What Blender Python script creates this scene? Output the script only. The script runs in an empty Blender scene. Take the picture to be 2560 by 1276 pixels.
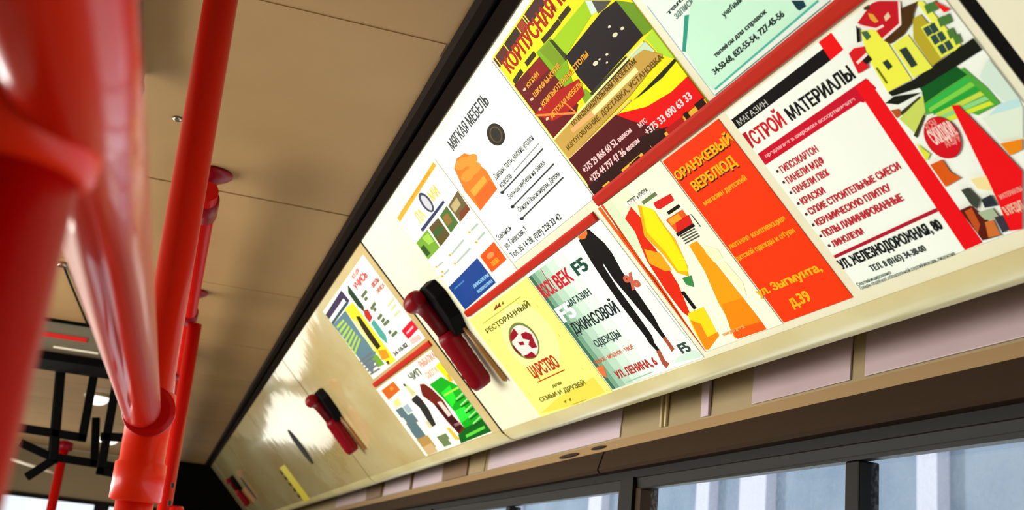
import bpy, bmesh, math, random
from mathutils import Vector, Matrix

random.seed(7)
SC = bpy.context.scene
COL = SC.collection
EYE = 1.6                      # height of the lens above the bus floor
CEIL = EYE + 0.65              # underside of the ceiling

# ---------------------------------------------------------------- camera
cam_data = bpy.data.cameras.new('camera')
cam_data.sensor_width = 36.0
cam_data.lens = 39.1821
cam_data.clip_start = 0.02
cam_data.dof.use_dof = True
cam_data.dof.focus_distance = 1.35
cam_data.dof.aperture_fstop = 10.0
cam = bpy.data.objects.new('camera', cam_data)
COL.objects.link(cam)
cam.matrix_world = Matrix.Translation((0, 0, EYE)) @ Matrix(((0.9492635, -0.1806558, -0.2574146), (-0.2971184, -0.2469799, -0.9223457), (0.1030509, 0.9520317, -0.2881252))).to_4x4()
SC.camera = cam

# ---------------------------------------------------------------- view, sky and daylight
SC.view_settings.view_transform = 'Standard'
SC.view_settings.look = 'None'
SC.view_settings.gamma = 1.0
SC.view_settings.exposure = 0.0
SC.view_settings.use_curve_mapping = False

world = bpy.data.worlds.new('overcast_sky')
SC.world = world
world.use_nodes = True
wn = world.node_tree
bg = wn.nodes['Background']
bg.inputs['Color'].default_value = (0.86, 0.92, 1.0, 1)
bg.inputs['Strength'].default_value = 1.5


def area(name, loc, target, sx, sy, power, color):
    d = bpy.data.lights.new(name, 'AREA')
    d.shape = 'RECTANGLE'
    d.size, d.size_y = sx, sy
    d.energy = power
    d.color = color
    o = bpy.data.objects.new(name, d)
    COL.objects.link(o)
    o.location = loc
    o.rotation_euler = (Vector(target) - Vector(loc)).to_track_quat('-Z', 'Y').to_euler()
    return o


# daylight entering through the side windows across the aisle, and the front door glass
area('daylight_side_windows', (-1.80, 2.1, EYE - 0.06), (0.5, 1.4, EYE + 0.25), 3.0, 0.55, 98, (1.0, 0.985, 0.93))
area('daylight_front_side_windows', (-1.80, 5.8, EYE - 0.06), (0.5, 5.3, EYE + 0.25), 4.0, 0.55, 42, (1.0, 0.95, 0.82))

area('daylight_right_windows', (0.95, 1.2, EYE - 0.25), (-1.0, 1.2, EYE + 0.5), 4.2, 0.7, 24, (0.95, 0.97, 1.0))

sun_data = bpy.data.lights.new('sun', 'SUN')
sun_data.energy = 6.0
sun_data.angle = math.radians(2.0)
sun_data.color = (1.0, 0.94, 0.84)
sun = bpy.data.objects.new('sun', sun_data)
COL.objects.link(sun)
sun.rotation_euler = Vector((0.35, -0.55, -1.0)).to_track_quat('-Z', 'Y').to_euler()

# ---------------------------------------------------------------- materials
def srgb(h):
    def f(c):
        c /= 255.0
        return c / 12.92 if c <= 0.04045 else ((c + 0.055) / 1.055) ** 2.4
    return tuple(f(int(h[i:i + 2], 16)) for i in (0, 2, 4)) + (1.0,)


def mat(name, hexcol, rough=0.5, metal=0.0, coat=0.0, coat_rough=0.1, spec=0.5):
    m = bpy.data.materials.new(name)
    m.use_nodes = True
    b = m.node_tree.nodes['Principled BSDF']
    b.inputs['Base Color'].default_value = srgb(hexcol)
    b.inputs['Roughness'].default_value = rough
    b.inputs['Metallic'].default_value = metal
    b.inputs['Coat Weight'].default_value = coat
    b.inputs['Coat Roughness'].default_value = coat_rough
    b.inputs['Specular IOR Level'].default_value = spec
    return m


def blotch(m, hex_a, hex_b, scale, detail=4.0, lo=0.35, hi=0.65, bump=0.0, bump_scale=30.0, rough=None, stretch=(1, 1, 1)):
    """wear: two colours mixed by a noise that stays on the surface"""
    nt = m.node_tree
    b = nt.nodes['Principled BSDF']
    tc = nt.nodes.new('ShaderNodeTexCoord')
    mp = nt.nodes.new('ShaderNodeMapping')
    mp.inputs['Scale'].default_value = stretch
    nt.links.new(tc.outputs['Object'], mp.inputs['Vector'])
    n = nt.nodes.new('ShaderNodeTexNoise')
    n.inputs['Scale'].default_value = scale
    n.inputs['Detail'].default_value = detail
    nt.links.new(mp.outputs['Vector'], n.inputs['Vector'])
    r = nt.nodes.new('ShaderNodeValToRGB')
    r.color_ramp.elements[0].position, r.color_ramp.elements[1].position = lo, hi
    r.color_ramp.elements[0].color, r.color_ramp.elements[1].color = srgb(hex_a), srgb(hex_b)
    nt.links.new(n.outputs['Fac'], r.inputs['Fac'])
    nt.links.new(r.outputs['Color'], b.inputs['Base Color'])
    if rough:
        rr = nt.nodes.new('ShaderNodeMapRange')
        rr.inputs['To Min'].default_value, rr.inputs['To Max'].default_value = rough
        nt.links.new(n.outputs['Fac'], rr.inputs['Value'])
        nt.links.new(rr.outputs['Result'], b.inputs['Roughness'])
    if bump:
        n2 = nt.nodes.new('ShaderNodeTexNoise')
        n2.inputs['Scale'].default_value = bump_scale
        n2.inputs['Detail'].default_value = 3
        nt.links.new(tc.outputs['Object'], n2.inputs['Vector'])
        bp = nt.nodes.new('ShaderNodeBump')
        bp.inputs['Strength'].default_value = bump
        bp.inputs['Distance'].default_value = 0.01
        nt.links.new(n2.outputs['Fac'], bp.inputs['Height'])
        nt.links.new(bp.outputs['Normal'], b.inputs['Normal'])
        nt.links.new(bp.outputs['Normal'], b.inputs['Coat Normal'])
    return m


def glass_mat(name, tint, gloss=0.10, dust=0.0, dust_col='C8D0DA'):
    m = bpy.data.materials.new(name)
    m.use_nodes = True
    nt = m.node_tree
    nt.nodes.clear()
    out = nt.nodes.new('ShaderNodeOutputMaterial')
    tr = nt.nodes.new('ShaderNodeBsdfTransparent')
    tr.inputs['Color'].default_value = srgb(tint)
    gl = nt.nodes.new('ShaderNodeBsdfGlossy')
    gl.inputs['Roughness'].default_value = 0.03
    mx = nt.nodes.new('ShaderNodeMixShader')
    mx.inputs['Fac'].default_value = gloss
    nt.links.new(tr.outputs[0], mx.inputs[1])
    nt.links.new(gl.outputs[0], mx.inputs[2])
    last = mx
    if dust:
        df = nt.nodes.new('ShaderNodeBsdfDiffuse')
        df.inputs['Color'].default_value = srgb(dust_col)
        tc = nt.nodes.new('ShaderNodeTexCoord')
        n = nt.nodes.new('ShaderNodeTexNoise')
        n.inputs['Scale'].default_value = 160.0
        n.inputs['Detail'].default_value = 5.0
        nt.links.new(tc.outputs['Object'], n.inputs['Vector'])
        mr = nt.nodes.new('ShaderNodeMapRange')
        mr.inputs['From Min'].default_value = 0.42
        mr.inputs['From Max'].default_value = 0.72
        mr.inputs['To Max'].default_value = dust
        nt.links.new(n.outputs['Fac'], mr.inputs['Value'])
        m2 = nt.nodes.new('ShaderNodeMixShader')
        nt.links.new(mr.outputs['Result'], m2.inputs['Fac'])
        nt.links.new(mx.outputs[0], m2.inputs[1])
        nt.links.new(df.outputs[0], m2.inputs[2])
        last = m2
    nt.links.new(last.outputs[0], out.inputs['Surface'])
    return m


M_CEIL = blotch(mat('ceiling_laminate', '96744A', 0.55), '906E42', '9E7C50', 2.2, 5, 0.3, 0.7, 0.05, 14)
M_VOID = mat('dark_gap', '14110D', 0.8)
M_COVE = blotch(mat('cover_panel_gloss', 'E8D8A4', 0.12, coat=0.9, coat_rough=0.05, spec=0.5), 'DCB66A', 'F6E4AC', 3.0, 6, 0.3, 0.62, 0.16, 4, None, (1, 0.5, 1))
M_COVE_NEAR = blotch(mat('cover_panel_pale', 'F0EDD2', 0.28, spec=0.4), 'EBE5C4', 'F2F0DA', 2.5, 5, 0.3, 0.62, 0.04, 6)  # paler cream than the farther panels
M_ROLL = blotch(mat('tan_rolled_edge', 'D6C690', 0.3, spec=0.5), 'CDBB80', 'E0D2A0', 5, 5, 0.3, 0.7, 0.05, 9)  # rolled edge in a darker tan than the near panel face
M_RUBBER = mat('brown_rubber_profile', '1A1008', 0.7, spec=0.04)
M_RUBBER2 = mat('dark_rubber_profile', '050403', 0.6, spec=0.05)
M_FRIEZE = blotch(mat('beige_header', '9C8664', 0.35), '94805C', 'A48E6C', 3, 4, 0.3, 0.7)
M_REFL = blotch(mat('lavender_reflection', 'B9A0A4', 0.35), 'B49A9E', 'BEA6AA', 4, 4, 0.3, 0.7)  # colour of the window reflections painted on the header
M_REFL_PALE = mat('pale_lavender_reflection', 'C6B0B8', 0.35)
M_RAILB = mat('header_lip_tan', '987850', 0.4)
M_FRAME = mat('dark_brown_frame', '34251A', 0.5, spec=0.08)
M_FRAME2 = mat('black_rubber_seal', '0E0B08', 0.5, spec=0.12)
M_RED = mat('red_enamel', 'A60402', 0.36, coat=0.06, coat_rough=0.05, spec=0.06)
M_POLE = mat('orange_red_enamel', 'CC1402', 0.32, coat=0.12, coat_rough=0.05, spec=0.15)
M_RAILRED = mat('glossy_red_rail', 'C81A02', 0.28, coat=0.32, coat_rough=0.06, spec=0.2)
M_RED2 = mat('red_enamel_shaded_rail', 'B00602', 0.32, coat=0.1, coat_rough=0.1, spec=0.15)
M_REDORANGE = mat('orange_red_plastic', 'DC2404', 0.34, coat=0.12, spec=0.15)
M_HAMRED = mat('hammer_red_plastic', '740210', 0.35, spec=0.15)
M_HAMDARK = mat('hammer_dark_red_plastic', '58040C', 0.4, spec=0.15)
M_BLACK = mat('black_plastic', '060404', 0.6, spec=0.06)
M_BLACKM = mat('black_painted_metal', '030303', 0.7, spec=0.04)
M_STEEL = mat('screw_steel', '9A9080', 0.3, metal=1.0)
M_WALL = mat('cream_wall', 'B5A987', 0.5)
M_WALLF = mat('grey_beige_bulkhead', '8C7A5C', 0.5)
M_FLOOR = blotch(mat('grey_floor_vinyl', '8A8474', 0.5), '807A6A', '948E7E', 8)
M_LAMP = mat('opal_lamp_cover', 'F4F4F0', 0.3)
M_GREYBOX = mat('grey_box', '6A6354', 0.35)
M_SIDEGLASS = glass_mat('side_glass', 'F4F6F6', 0.06)
M_DUSTGLASS = glass_mat('dusty_glass', 'E6ECF0', 0.05, 0.10)
M_FACADE = blotch(mat('blue_grey_facade', '8696AA', 0.8), '7C8CA2', '92A0B2', 1.4, 6, 0.3, 0.7)
M_PILASTER = mat('white_pilaster', 'DCD8E6', 0.7)
M_ROAD = mat('pale_pavement', 'DCD8CC', 0.9)


# ---------------------------------------------------------------- mesh helpers
class MB:
    """collects shapes into one mesh object"""

    def __init__(self):
        self.v, self.f, self.mi, self.sm, self.mats = [], [], [], [], []

    def slot(self, m):
        if m not in self.mats:
            self.mats.append(m)
        return self.mats.index(m)

    def add(self, verts, faces, m, smooth=False):
        k, s = len(self.v), self.slot(m)
        self.v += [tuple(p) for p in verts]
        for f in faces:
            self.f.append(tuple(i + k for i in f))
            self.mi.append(s)
            self.sm.append(smooth)

    def box(self, lo, hi, m, frame=None):
        c = [(x, y, z) for x in (lo[0], hi[0]) for y in (lo[1], hi[1]) for z in (lo[2], hi[2])]
        if frame:
            c = [frame(p) for p in c]
        self.add(c, [(0, 1, 3, 2), (4, 6, 7, 5), (0, 4, 5, 1), (2, 3, 7, 6), (0, 2, 6, 4), (1, 5, 7, 3)], m)

    def prism(self, prof, y0, y1, m, smooth=False, close=True):
        """profile of (x, z) points swept along y"""
        n = len(prof)
        vs = [(x, y0, z) for x, z in prof] + [(x, y1, z) for x, z in prof]
        fs = [(i, (i + 1) % n, (i + 1) % n + n, i + n) for i in range(n if close else n - 1)]
        self.add(vs, fs, m, smooth)
        if close:
            self.add(vs, [tuple(range(n))[::-1], tuple(range(n, 2 * n))], m)

    def sweep(self, path, radii, m, n=24, caps=True):
        """round tube along path with a radius at each point"""
        path = [Vector(p) for p in path]
        if not hasattr(radii, '__len__'):
            radii = [radii] * len(path)
        rings = []
        t0 = (path[1] - path[0]).normalized()
        up = Vector((0, 0, 1)) if abs(t0.z) < 0.9 else Vector((1, 0, 0))
        nx = t0.cross(up).normalized()
        for i, p in enumerate(path):
            a = path[max(i - 1, 0)]
            b = path[min(i + 1, len(path) - 1)]
            t = (b - a).normalized() if (b - a).length > 1e-9 else t0
            nx = (nx - t * nx.dot(t)).normalized()
            ny = t.cross(nx)
            rings.append([p + (nx * math.cos(2 * math.pi * k / n) + ny * math.sin(2 * math.pi * k / n)) * radii[i] for k in range(n)])
        vs = [q for r in rings for q in r]
        fs = []
        for i in range(len(rings) - 1):
            for k in range(n):
                fs.append((i * n + k, i * n + (k + 1) % n, (i + 1) * n + (k + 1) % n, (i + 1) * n + k))
        self.add(vs, fs, m, True)
        if caps:
            self.add(vs, [tuple(range(n))[::-1], tuple(range((len(rings) - 1) * n, len(rings) * n))], m)

    def ball(self, c, r, m, frame=None, nu=20, nv=12):
        """ellipsoid; r is a triple, frame maps local to world"""
        vs, fs = [], []
        for i in range(nv + 1):
            th = math.pi * i / nv
            for k in range(nu):
                ph = 2 * math.pi * k / nu
                p = (c[0] + r[0] * math.sin(th) * math.cos(ph), c[1] + r[1] * math.sin(th) * math.sin(ph), c[2] + r[2] * math.cos(th))
                vs.append(frame(p) if frame else p)
        for i in range(nv):
            for k in range(nu):
                fs.append((i * nu + k, i * nu + (k + 1) % nu, (i + 1) * nu + (k + 1) % nu, (i + 1) * nu + k))
        self.add(vs, fs, m, True)

    def build(self, name, parent=None, bevel=0.0, **props):
        me = bpy.data.meshes.new(name)
        o0 = Vector((0, 0, 0))
        if parent is not None:
            o0 = parent.location
        me.from_pydata([tuple(Vector(p) - o0) for p in self.v], [], self.f)
        for m in self.mats:
            me.materials.append(m)
        me.polygons.foreach_set('material_index', self.mi)
        me.polygons.foreach_set('use_smooth', self.sm)
        bm = bmesh.new()
        bm.from_mesh(me)
        bmesh.ops.remove_doubles(bm, verts=bm.verts, dist=1e-6)
        bmesh.ops.recalc_face_normals(bm, faces=bm.faces)
        bm.to_mesh(me)
        bm.free()
        me.update()
        o = bpy.data.objects.new(name, me)
        COL.objects.link(o)
        if parent is not None:
            o.parent = parent
        if bevel:
            b = o.modifiers.new('edge', 'BEVEL')
            b.width = bevel
            b.segments = 2
            b.limit_method = 'ANGLE'
            b.harden_normals = False
        for k, v in props.items():
            o[k] = v
        return o


def thing(name, label, cat, loc=(0, 0, 0), group=None):
    o = bpy.data.objects.new(name, None)
    o.empty_display_size = 0.05
    COL.objects.link(o)
    o.location = loc
    o['label'], o['category'] = label, cat
    if group:
        o['group'] = group
    return o


def tag(o, label, cat, group=None):
    o['label'], o['category'] = label, cat
    if group:
        o['group'] = group
    return o


def Z(z):
    return EYE + z


# slope of the overhead cover panels: s runs down the slope, y along the bus, h out of the surface
C45 = math.sqrt(0.5)


def slope(p):
    s, y, h = p
    return (0.274 + (s - h) * C45, y, Z(0.65 - (s + h) * C45))


# ================================================================ THE BUS BODY
Y0, Y1 = -1.6, 8.7          # rear cut and front bulkhead
SEAMS = [0.597, 2.153, 3.636, 5.105, 6.575, 8.05]
CSEAM = [0.52, 2.03, 3.553, 5.03, 6.44, 7.95]

mb = MB(); mb.box((-1.75, Y0, -0.06), (0.95, Y1, 0.0), M_FLOOR); mb.build('floor', kind='structure')

# ceiling boards, one per bay, with dark joints between them
edges = [Y0] + CSEAM + [Y1]
for i in range(len(edges) - 1):
    a, b = edges[i] + 0.004, edges[i + 1] - 0.004
    mb = MB()
    mb.box((-1.17, a, CEIL), (0.262, b, CEIL + 0.012), M_CEIL)
    # a shallow pressed rib across the middle of each board
    m_ = (a + b) / 2
    mb.prism([(-1.15, CEIL), (0.235, CEIL), (0.235, CEIL - 0.0012), (-1.15, CEIL - 0.0012)], m_ - 0.02, m_ + 0.02, M_CEIL)
    mb.build('ceiling', kind='structure')
mb = MB(); mb.box((-1.7, Y0, CEIL + 0.016), (0.9, Y1, CEIL + 0.06), M_VOID); mb.build('trim_roof_shell', kind='structure')

# rubber profile where the ceiling meets the cover panels
mb = MB()
mb.prism([(0.238, CEIL - 0.001), (0.255, CEIL - 0.001), (0.255, CEIL - 0.010), (0.243, CEIL - 0.010)], Y0, Y1, M_RUBBER)
mb.prism([(0.255, CEIL), (0.262, CEIL), (0.262, CEIL - 0.003), (0.255, CEIL - 0.003)], Y0, Y1, M_RUBBER2)
mb.prism([(0.264, CEIL - 0.001), (0.272, CEIL - 0.001), slope((0.013, 0, 0.0005))[::2], slope((0.013, 0, 0.004))[::2], (0.264, CEIL - 0.009)], Y0, Y1, M_RUBBER)
mb.build('trim_1', kind='structure')

# backing behind the cover panels, seen only as the dark seams
mb = MB()
mb.prism([slope((s, 0, h))[::2] for s, h in ((0.012, -0.02), (0.488, -0.02), (0.488, -0.03), (0.012, -0.03))], Y0, Y1, M_VOID)
mb.build('trim_2', kind='structure')

# overhead cover panels: flat slope, then a rolled lower edge that turns back to the wall
prof = [(0.010, 0.0), (0.4868, 0.0), (0.4868, -0.012), (0.010, -0.012)]
RR = 0.042
roll = [(0.487, 0.0005)]
for k in range(1, 13):
    t = math.radians(11.0 * k)
    b_ = 0.0016 if k in (3, 4) else 0.0          # raised bead along the roll
    roll.append((0.487 + (RR + b_) * math.sin(t), -RR + (RR + b_) * math.cos(t)))
roll += [(0.487, -0.012)]
bays = list(zip([Y0] + SEAMS, SEAMS + [Y1]))
plabels = ['cream cover panel at the top right corner, nearest the lens',
           'long cream cover panel carrying two full rows of posters',
           'cream cover panel second along, half papered with two posters',
           'bare yellow-tan cover panel with a black finger slot and white glare',
           'dull cream cover panel with a small yellow notice at its edge',
           'narrow far cover panel with a black slot close to the front bulkhead',
           'last sliver of cover panel against the black front partition']
panels = []
for i, (a, b) in enumerate(bays):
    g0 = 0.0065 if i == 1 else 0.006
    g1 = 0.0065 if i == 0 else 0.006
    root = thing('overhead_panel', plabels[i], 'panel', slope((0.03, (a + b) / 2, 0)), 'overhead cover panels along the right side')
    mb = MB()
    mb.prism([slope((s, 0, h))[::2] for s, h in prof], a + g0, b - g1, M_COVE_NEAR if i < 2 else M_COVE, True)
    o = mb.build('cover', root)
    for e in o.data.polygons:
        e.use_smooth = len(e.vertices) == 4
    md = o.modifiers.new('split', 'EDGE_SPLIT'); md.split_angle = math.radians(30)
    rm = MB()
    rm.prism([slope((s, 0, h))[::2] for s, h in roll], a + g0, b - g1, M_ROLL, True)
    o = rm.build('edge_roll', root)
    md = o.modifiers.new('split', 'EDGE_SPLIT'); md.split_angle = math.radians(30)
    if i < len(bays) - 1:
        gm = MB(); gm.prism([slope(q)[::2] for q in ((0.012, 0, -0.0008), (0.495, 0, -0.0008), (0.495, 0, -0.011), (0.012, 0, -0.011))], b - g1 + 0.0002, b + (0.0065 if i == 0 else 0.006) - 0.0002, M_BLACK)
        gm.build('edge_gasket', root)
    panels.append(root)


def disc(mb, s, y, rs, ry, h, m, n=36):
    vs = [slope((s + rs * math.cos(2 * math.pi * k / n), y + ry * math.sin(2 * math.pi * k / n), h)) for k in range(n)]
    vs0 = [slope((s + rs * math.cos(2 * math.pi * k / n), y + ry * math.sin(2 * math.pi * k / n), 0)) for k in range(n)]
    mb.add(vs0 + vs, [(k, (k + 1) % n, n + (k + 1) % n, n + k) for k in range(n)] + [tuple(range(n, 2 * n))], m)


for idx, s, y in ((3, 0.278, 4.43), (5, 0.297, 7.14)):
    mb = MB()
    disc(mb, s, y, 0.083, 0.062, 0.0012, M_BLACK)
    disc(mb, s, y, 0.076, 0.050, 0.0020, M_VOID)
    mb.build('finger_slot', panels[idx], label='black oval finger slot')

# right-hand wall header between the cover panels and the windows
XW = 0.752
mb = MB()
mb.prism([(XW, Z(0.262)), (XW + 0.012, Z(0.52)), (XW + 0.05, Z(0.52)), (XW + 0.05, Z(0.262))], Y0, Y1, M_FRIEZE)
wall_right = mb.build('wall_right', kind='structure')
mb = MB()                     # tan lip under the header
mb.prism([(XW - 0.004, Z(0.262)), (XW - 0.002, Z(0.278)), (XW + 0.002, Z(0.279)), (XW + 0.002, Z(0.262))], Y0, Y1, M_RAILB)
mb.build('trim_3', kind='structure')
mb = MB()                     # wall below the window
mb.box((XW, Y0, 0.0), (XW + 0.06, Y1, Z(-0.62)), M_WALL)
mb.build('wall_right_lower', kind='structure')
hp = [(-0.4, 1.112, M_REFL, 'wide lavender-grey painted reflection on the header over the near window'),
      (1.141, 1.378, M_REFL, 'squarish lavender-grey painted window reflection between two beige posts'),
      (1.852, 2.70, M_REFL_PALE, 'pale lavender painted reflection over the window joint'),
      (2.735, 2.885, M_FRIEZE, 'small beige header tile beside a brown post'),
      (3.17, 3.57, M_REFL_PALE, 'pale painted reflection under the second cover panel'),
      (3.61, 4.06, M_REFL_PALE, 'narrower pale painted reflection past the thin brown bar'),
      (4.42, 5.2, M_REFL, 'distant lavender painted reflection near the lower frame edge')]
for a, b, m, lb in hp:  # lavender patches are window reflections put in as colour
    mb = MB()
    f = lambda z: XW + 0.012 * (z - 0.262) / 0.258
    mb.prism([(f(0.282) - 0.003, Z(0.282)), (f(0.50) - 0.003, Z(0.50)), (f(0.50) - 0.0002, Z(0.50)), (f(0.282) - 0.0002, Z(0.282))], a, b, m)
    mb.build('header_patch', wall_right, bevel=0.001, label=lb)
mb = MB()                     # brown posts of the header
for k, (a, b) in enumerate([(2.89, 3.16), (3.585, 3.60), (4.10, 4.40)]):
    pm = MB(); pm.box((XW - 0.006, a, Z(0.281)), (XW + 0.001, b, Z(0.45)), mat('header_post_brown', '7A5C44', 0.4))
    pm.build('header_post', wall_right, bevel=0.001, label=['broad brown header post beside the small beige tile', 'thin brown header bar between pale painted reflections', 'farthest brown header post near the frame bottom'][k])
mb = MB()                     # reflection streaks on the beige bay, put in as pale uprights
for k, (a, b) in enumerate([(1.505, 1.53), (1.655, 1.662), (1.672, 1.679)]):
    pm = MB(); pm.box((XW - 0.004, a, Z(0.281)), (XW + 0.001, b, Z(0.45)), M_REFL_PALE if k == 0 else mat('pale_beige_streak', 'C8B488', 0.3))
    pm.build('reflection_streak', wall_right, bevel=0.001, label=['pale lavender painted reflection streak on the beige header bay', 'nearer of two hairline painted reflection streaks on the header bay', 'farther of two hairline painted reflection streaks on the header bay'][k])

mb = MB(); mb.ball((XW - 0.006, 2.10, Z(0.268)), (0.005, 0.055, 0.004), M_FRAME); mb.ball((XW - 0.007, 1.94, Z(0.270)), (0.004, 0.035, 0.003), M_FRAME)
mb.build('lip_clip', wall_right, label='brown clip on the tan lip')
# dark rail under the header: sloping face, groove and window frame head
mb = MB()
mb.prism([(XW - 0.006, Z(0.261)), (XW - 0.016, Z(0.226)), (XW - 0.012, Z(0.221)), (XW + 0.05, Z(0.221)), (XW + 0.05, Z(0.261))], Y0, 1.905, M_FRAME)
mb.prism([(XW - 0.006, Z(0.261)), (XW - 0.016, Z(0.226)), (XW - 0.012, Z(0.221)), (XW + 0.05, Z(0.221)), (XW + 0.05, Z(0.261))], 1.913, Y1, M_FRAME)
mb.prism([(XW + 0.006, Z(0.222)), (XW + 0.006, Z(0.205)), (XW + 0.05, Z(0.205)), (XW + 0.05, Z(0.222))], Y0, Y1, M_FRAME2)
mb.build('trim_4', kind='structure')

# windows on the right
wins = [('window_1', -0.95, 1.762, [1.138]), ('window_2', 1.815, 3.24, [2.50]), ('window_3', 3.30, 4.72, [])]
for nm, a, b, mull in wins:
    g = MB(); g.box((XW + 0.016, a, Z(-0.62)), (XW + 0.021, b, Z(0.20)), M_DUSTGLASS)
    w = g.build(nm, kind='structure')
    fm = MB()
    fm.box((XW - 0.002, a, Z(0.186)), (XW + 0.015, b, Z(0.206)), M_FRAME2)
    fm.box((XW - 0.002, a, Z(-0.62)), (XW + 0.03, b, Z(-0.595)), M_FRAME)
    fm.box((XW - 0.002, a, Z(-0.595)), (XW + 0.03, a + 0.022, Z(0.186)), M_FRAME)
    fm.box((XW - 0.002, b - 0.022, Z(-0.595)), (XW + 0.03, b, Z(0.186)), M_FRAME)
    fm.build('frame', w, bevel=0.002)
    for y in mull:
        q = MB(); q.box((XW + 0.000, y - 0.015, Z(-0.595)), (XW + 0.028, y + 0.013, Z(0.186)), M_FRAME2)
        q.build('mullion', w, bevel=0.002)
for k, (a, b) in enumerate([(1.762, 1.815), (3.24, 3.30), (4.72, 8.7)]):
    q = MB(); q.box((XW - 0.008, a, Z(-0.62)), (XW + 0.04, b, Z(0.206)), M_FRAME2)
    q.build('trim_%d' % (5 + k), kind='structure')

# left-hand side: lower wall, sloped cover, window band with glass
mb = MB(); mb.box((-1.72, Y0, 0), (-1.64, Y1, Z(-0.66)), M_WALL)
mb.box((-1.72, Y0, Z(0.24)), (-1.64, Y1, CEIL), M_WALL)
mb.box((-1.72, Y0, Z(-0.66)), (-1.64, 0.54, Z(0.24)), M_WALL)  # unseen stretch made windowless to keep daylight off the near pole
mb.build('wall_left', kind='structure')
mb = MB()
mb.prism([(-1.17, CEIL), (-1.62, Z(0.22)), (-1.64, Z(0.24)), (-1.20, CEIL)], Y0, Y1, M_COVE_NEAR)
mb.build('trim_8', kind='structure')
ys = [0.58 - 0.04, 0.58, 2.06, 3.54, 5.02, 6.5, 7.98]
for k, y in enumerate(ys[1:]):
    q = MB(); q.box((-1.70, y - 0.04, Z(-0.66)), (-1.65, y + 0.04, Z(0.24)), M_FRAME2)
    q.build('trim_%d' % (9 + k), kind='structure')
for k in range(1, len(ys) - 1):
    g = MB(); g.box((-1.684, ys[k] + 0.042, Z(-0.66)), (-1.679, ys[k + 1] - 0.042, Z(0.24)), M_SIDEGLASS)
    g.build('window_%d' % (4 + k), kind='structure')

# rear wall, front bulkhead and windscreen; black infill added to shape the panel glare
mb = MB(); mb.box((-1.72, Y0 - 0.06, 0), (0.82, Y0, CEIL), M_WALL); mb.build('wall_back', kind='structure')
mb = MB()
mb.box((-1.72, Y1, Z(0.30)), (0.04, Y1 + 0.06, CEIL), M_WALLF)
mb.box((-1.72, Y1, 0), (0.04, Y1 + 0.06, Z(-0.24)), M_BLACKM)  # unseen; cuts the windscreen down to the outline of the glare
mb.box((-1.72, Y1, Z(-0.24)), (-0.36, Y1 + 0.06, Z(0.07)), M_BLACKM)
mb.box((-1.72, Y1, Z(0.07)), (-1.10, Y1 + 0.06, Z(0.30)), M_BLACKM)
mb.build('wall_front', kind='structure')
mb = MB()
mb.box((-1.72, Y1 - 0.02, Z(0.285)), (0.02, Y1, Z(0.315)), M_FRAME2)
mb.box((-0.46, Y1 - 0.015, Z(0.07)), (-0.36, Y1 + 0.04, Z(0.285)), M_FRAME2)
mb.build('trim_16', kind='structure')
mb = MB(); mb.box((-0.36, Y1 + 0.02, Z(-0.24)), (0.04, Y1 + 0.026, Z(0.30)), M_SIDEGLASS); mb.build('window_11', kind='structure')
mb = MB(); mb.box((-1.10, Y1 + 0.02, Z(0.07)), (-0.46, Y1 + 0.026, Z(0.30)), M_SIDEGLASS); mb.build('window_12', kind='structure')
mb = MB(); mb.box((0.042, Y1 - 0.25, 0), (0.80, Y1 + 0.06, CEIL), M_BLACKM)
mb.build('wall_front_partition', kind='structure')

# ================================================================ POSTERS
INK = {}


def ink(h):
    if h not in INK:
        INK[h] = mat('ink_' + h.lower(), h, 0.5, spec=0.05)
    return INK[h]


def text_mesh(txt, bold):
    c = bpy.data.curves.new('lettering', 'FONT')
    c.body = txt
    c.size = 1.0
    c.offset = min(0.028, bold * 0.8 + 0.008)
    c.resolution_u = 3
    o = bpy.data.objects.new('lettering', c)
    COL.objects.link(o)
    dg = bpy.context.evaluated_depsgraph_get()
    me = bpy.data.meshes.new_from_object(o.evaluated_get(dg))
    bpy.data.objects.remove(o)
    bpy.data.curves.remove(c)
    vs = [(v.co.x, v.co.y) for v in me.vertices]
    fs = [tuple(p.vertices) for p in me.polygons]
    bpy.data.meshes.remove(me)
    return vs, fs


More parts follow.
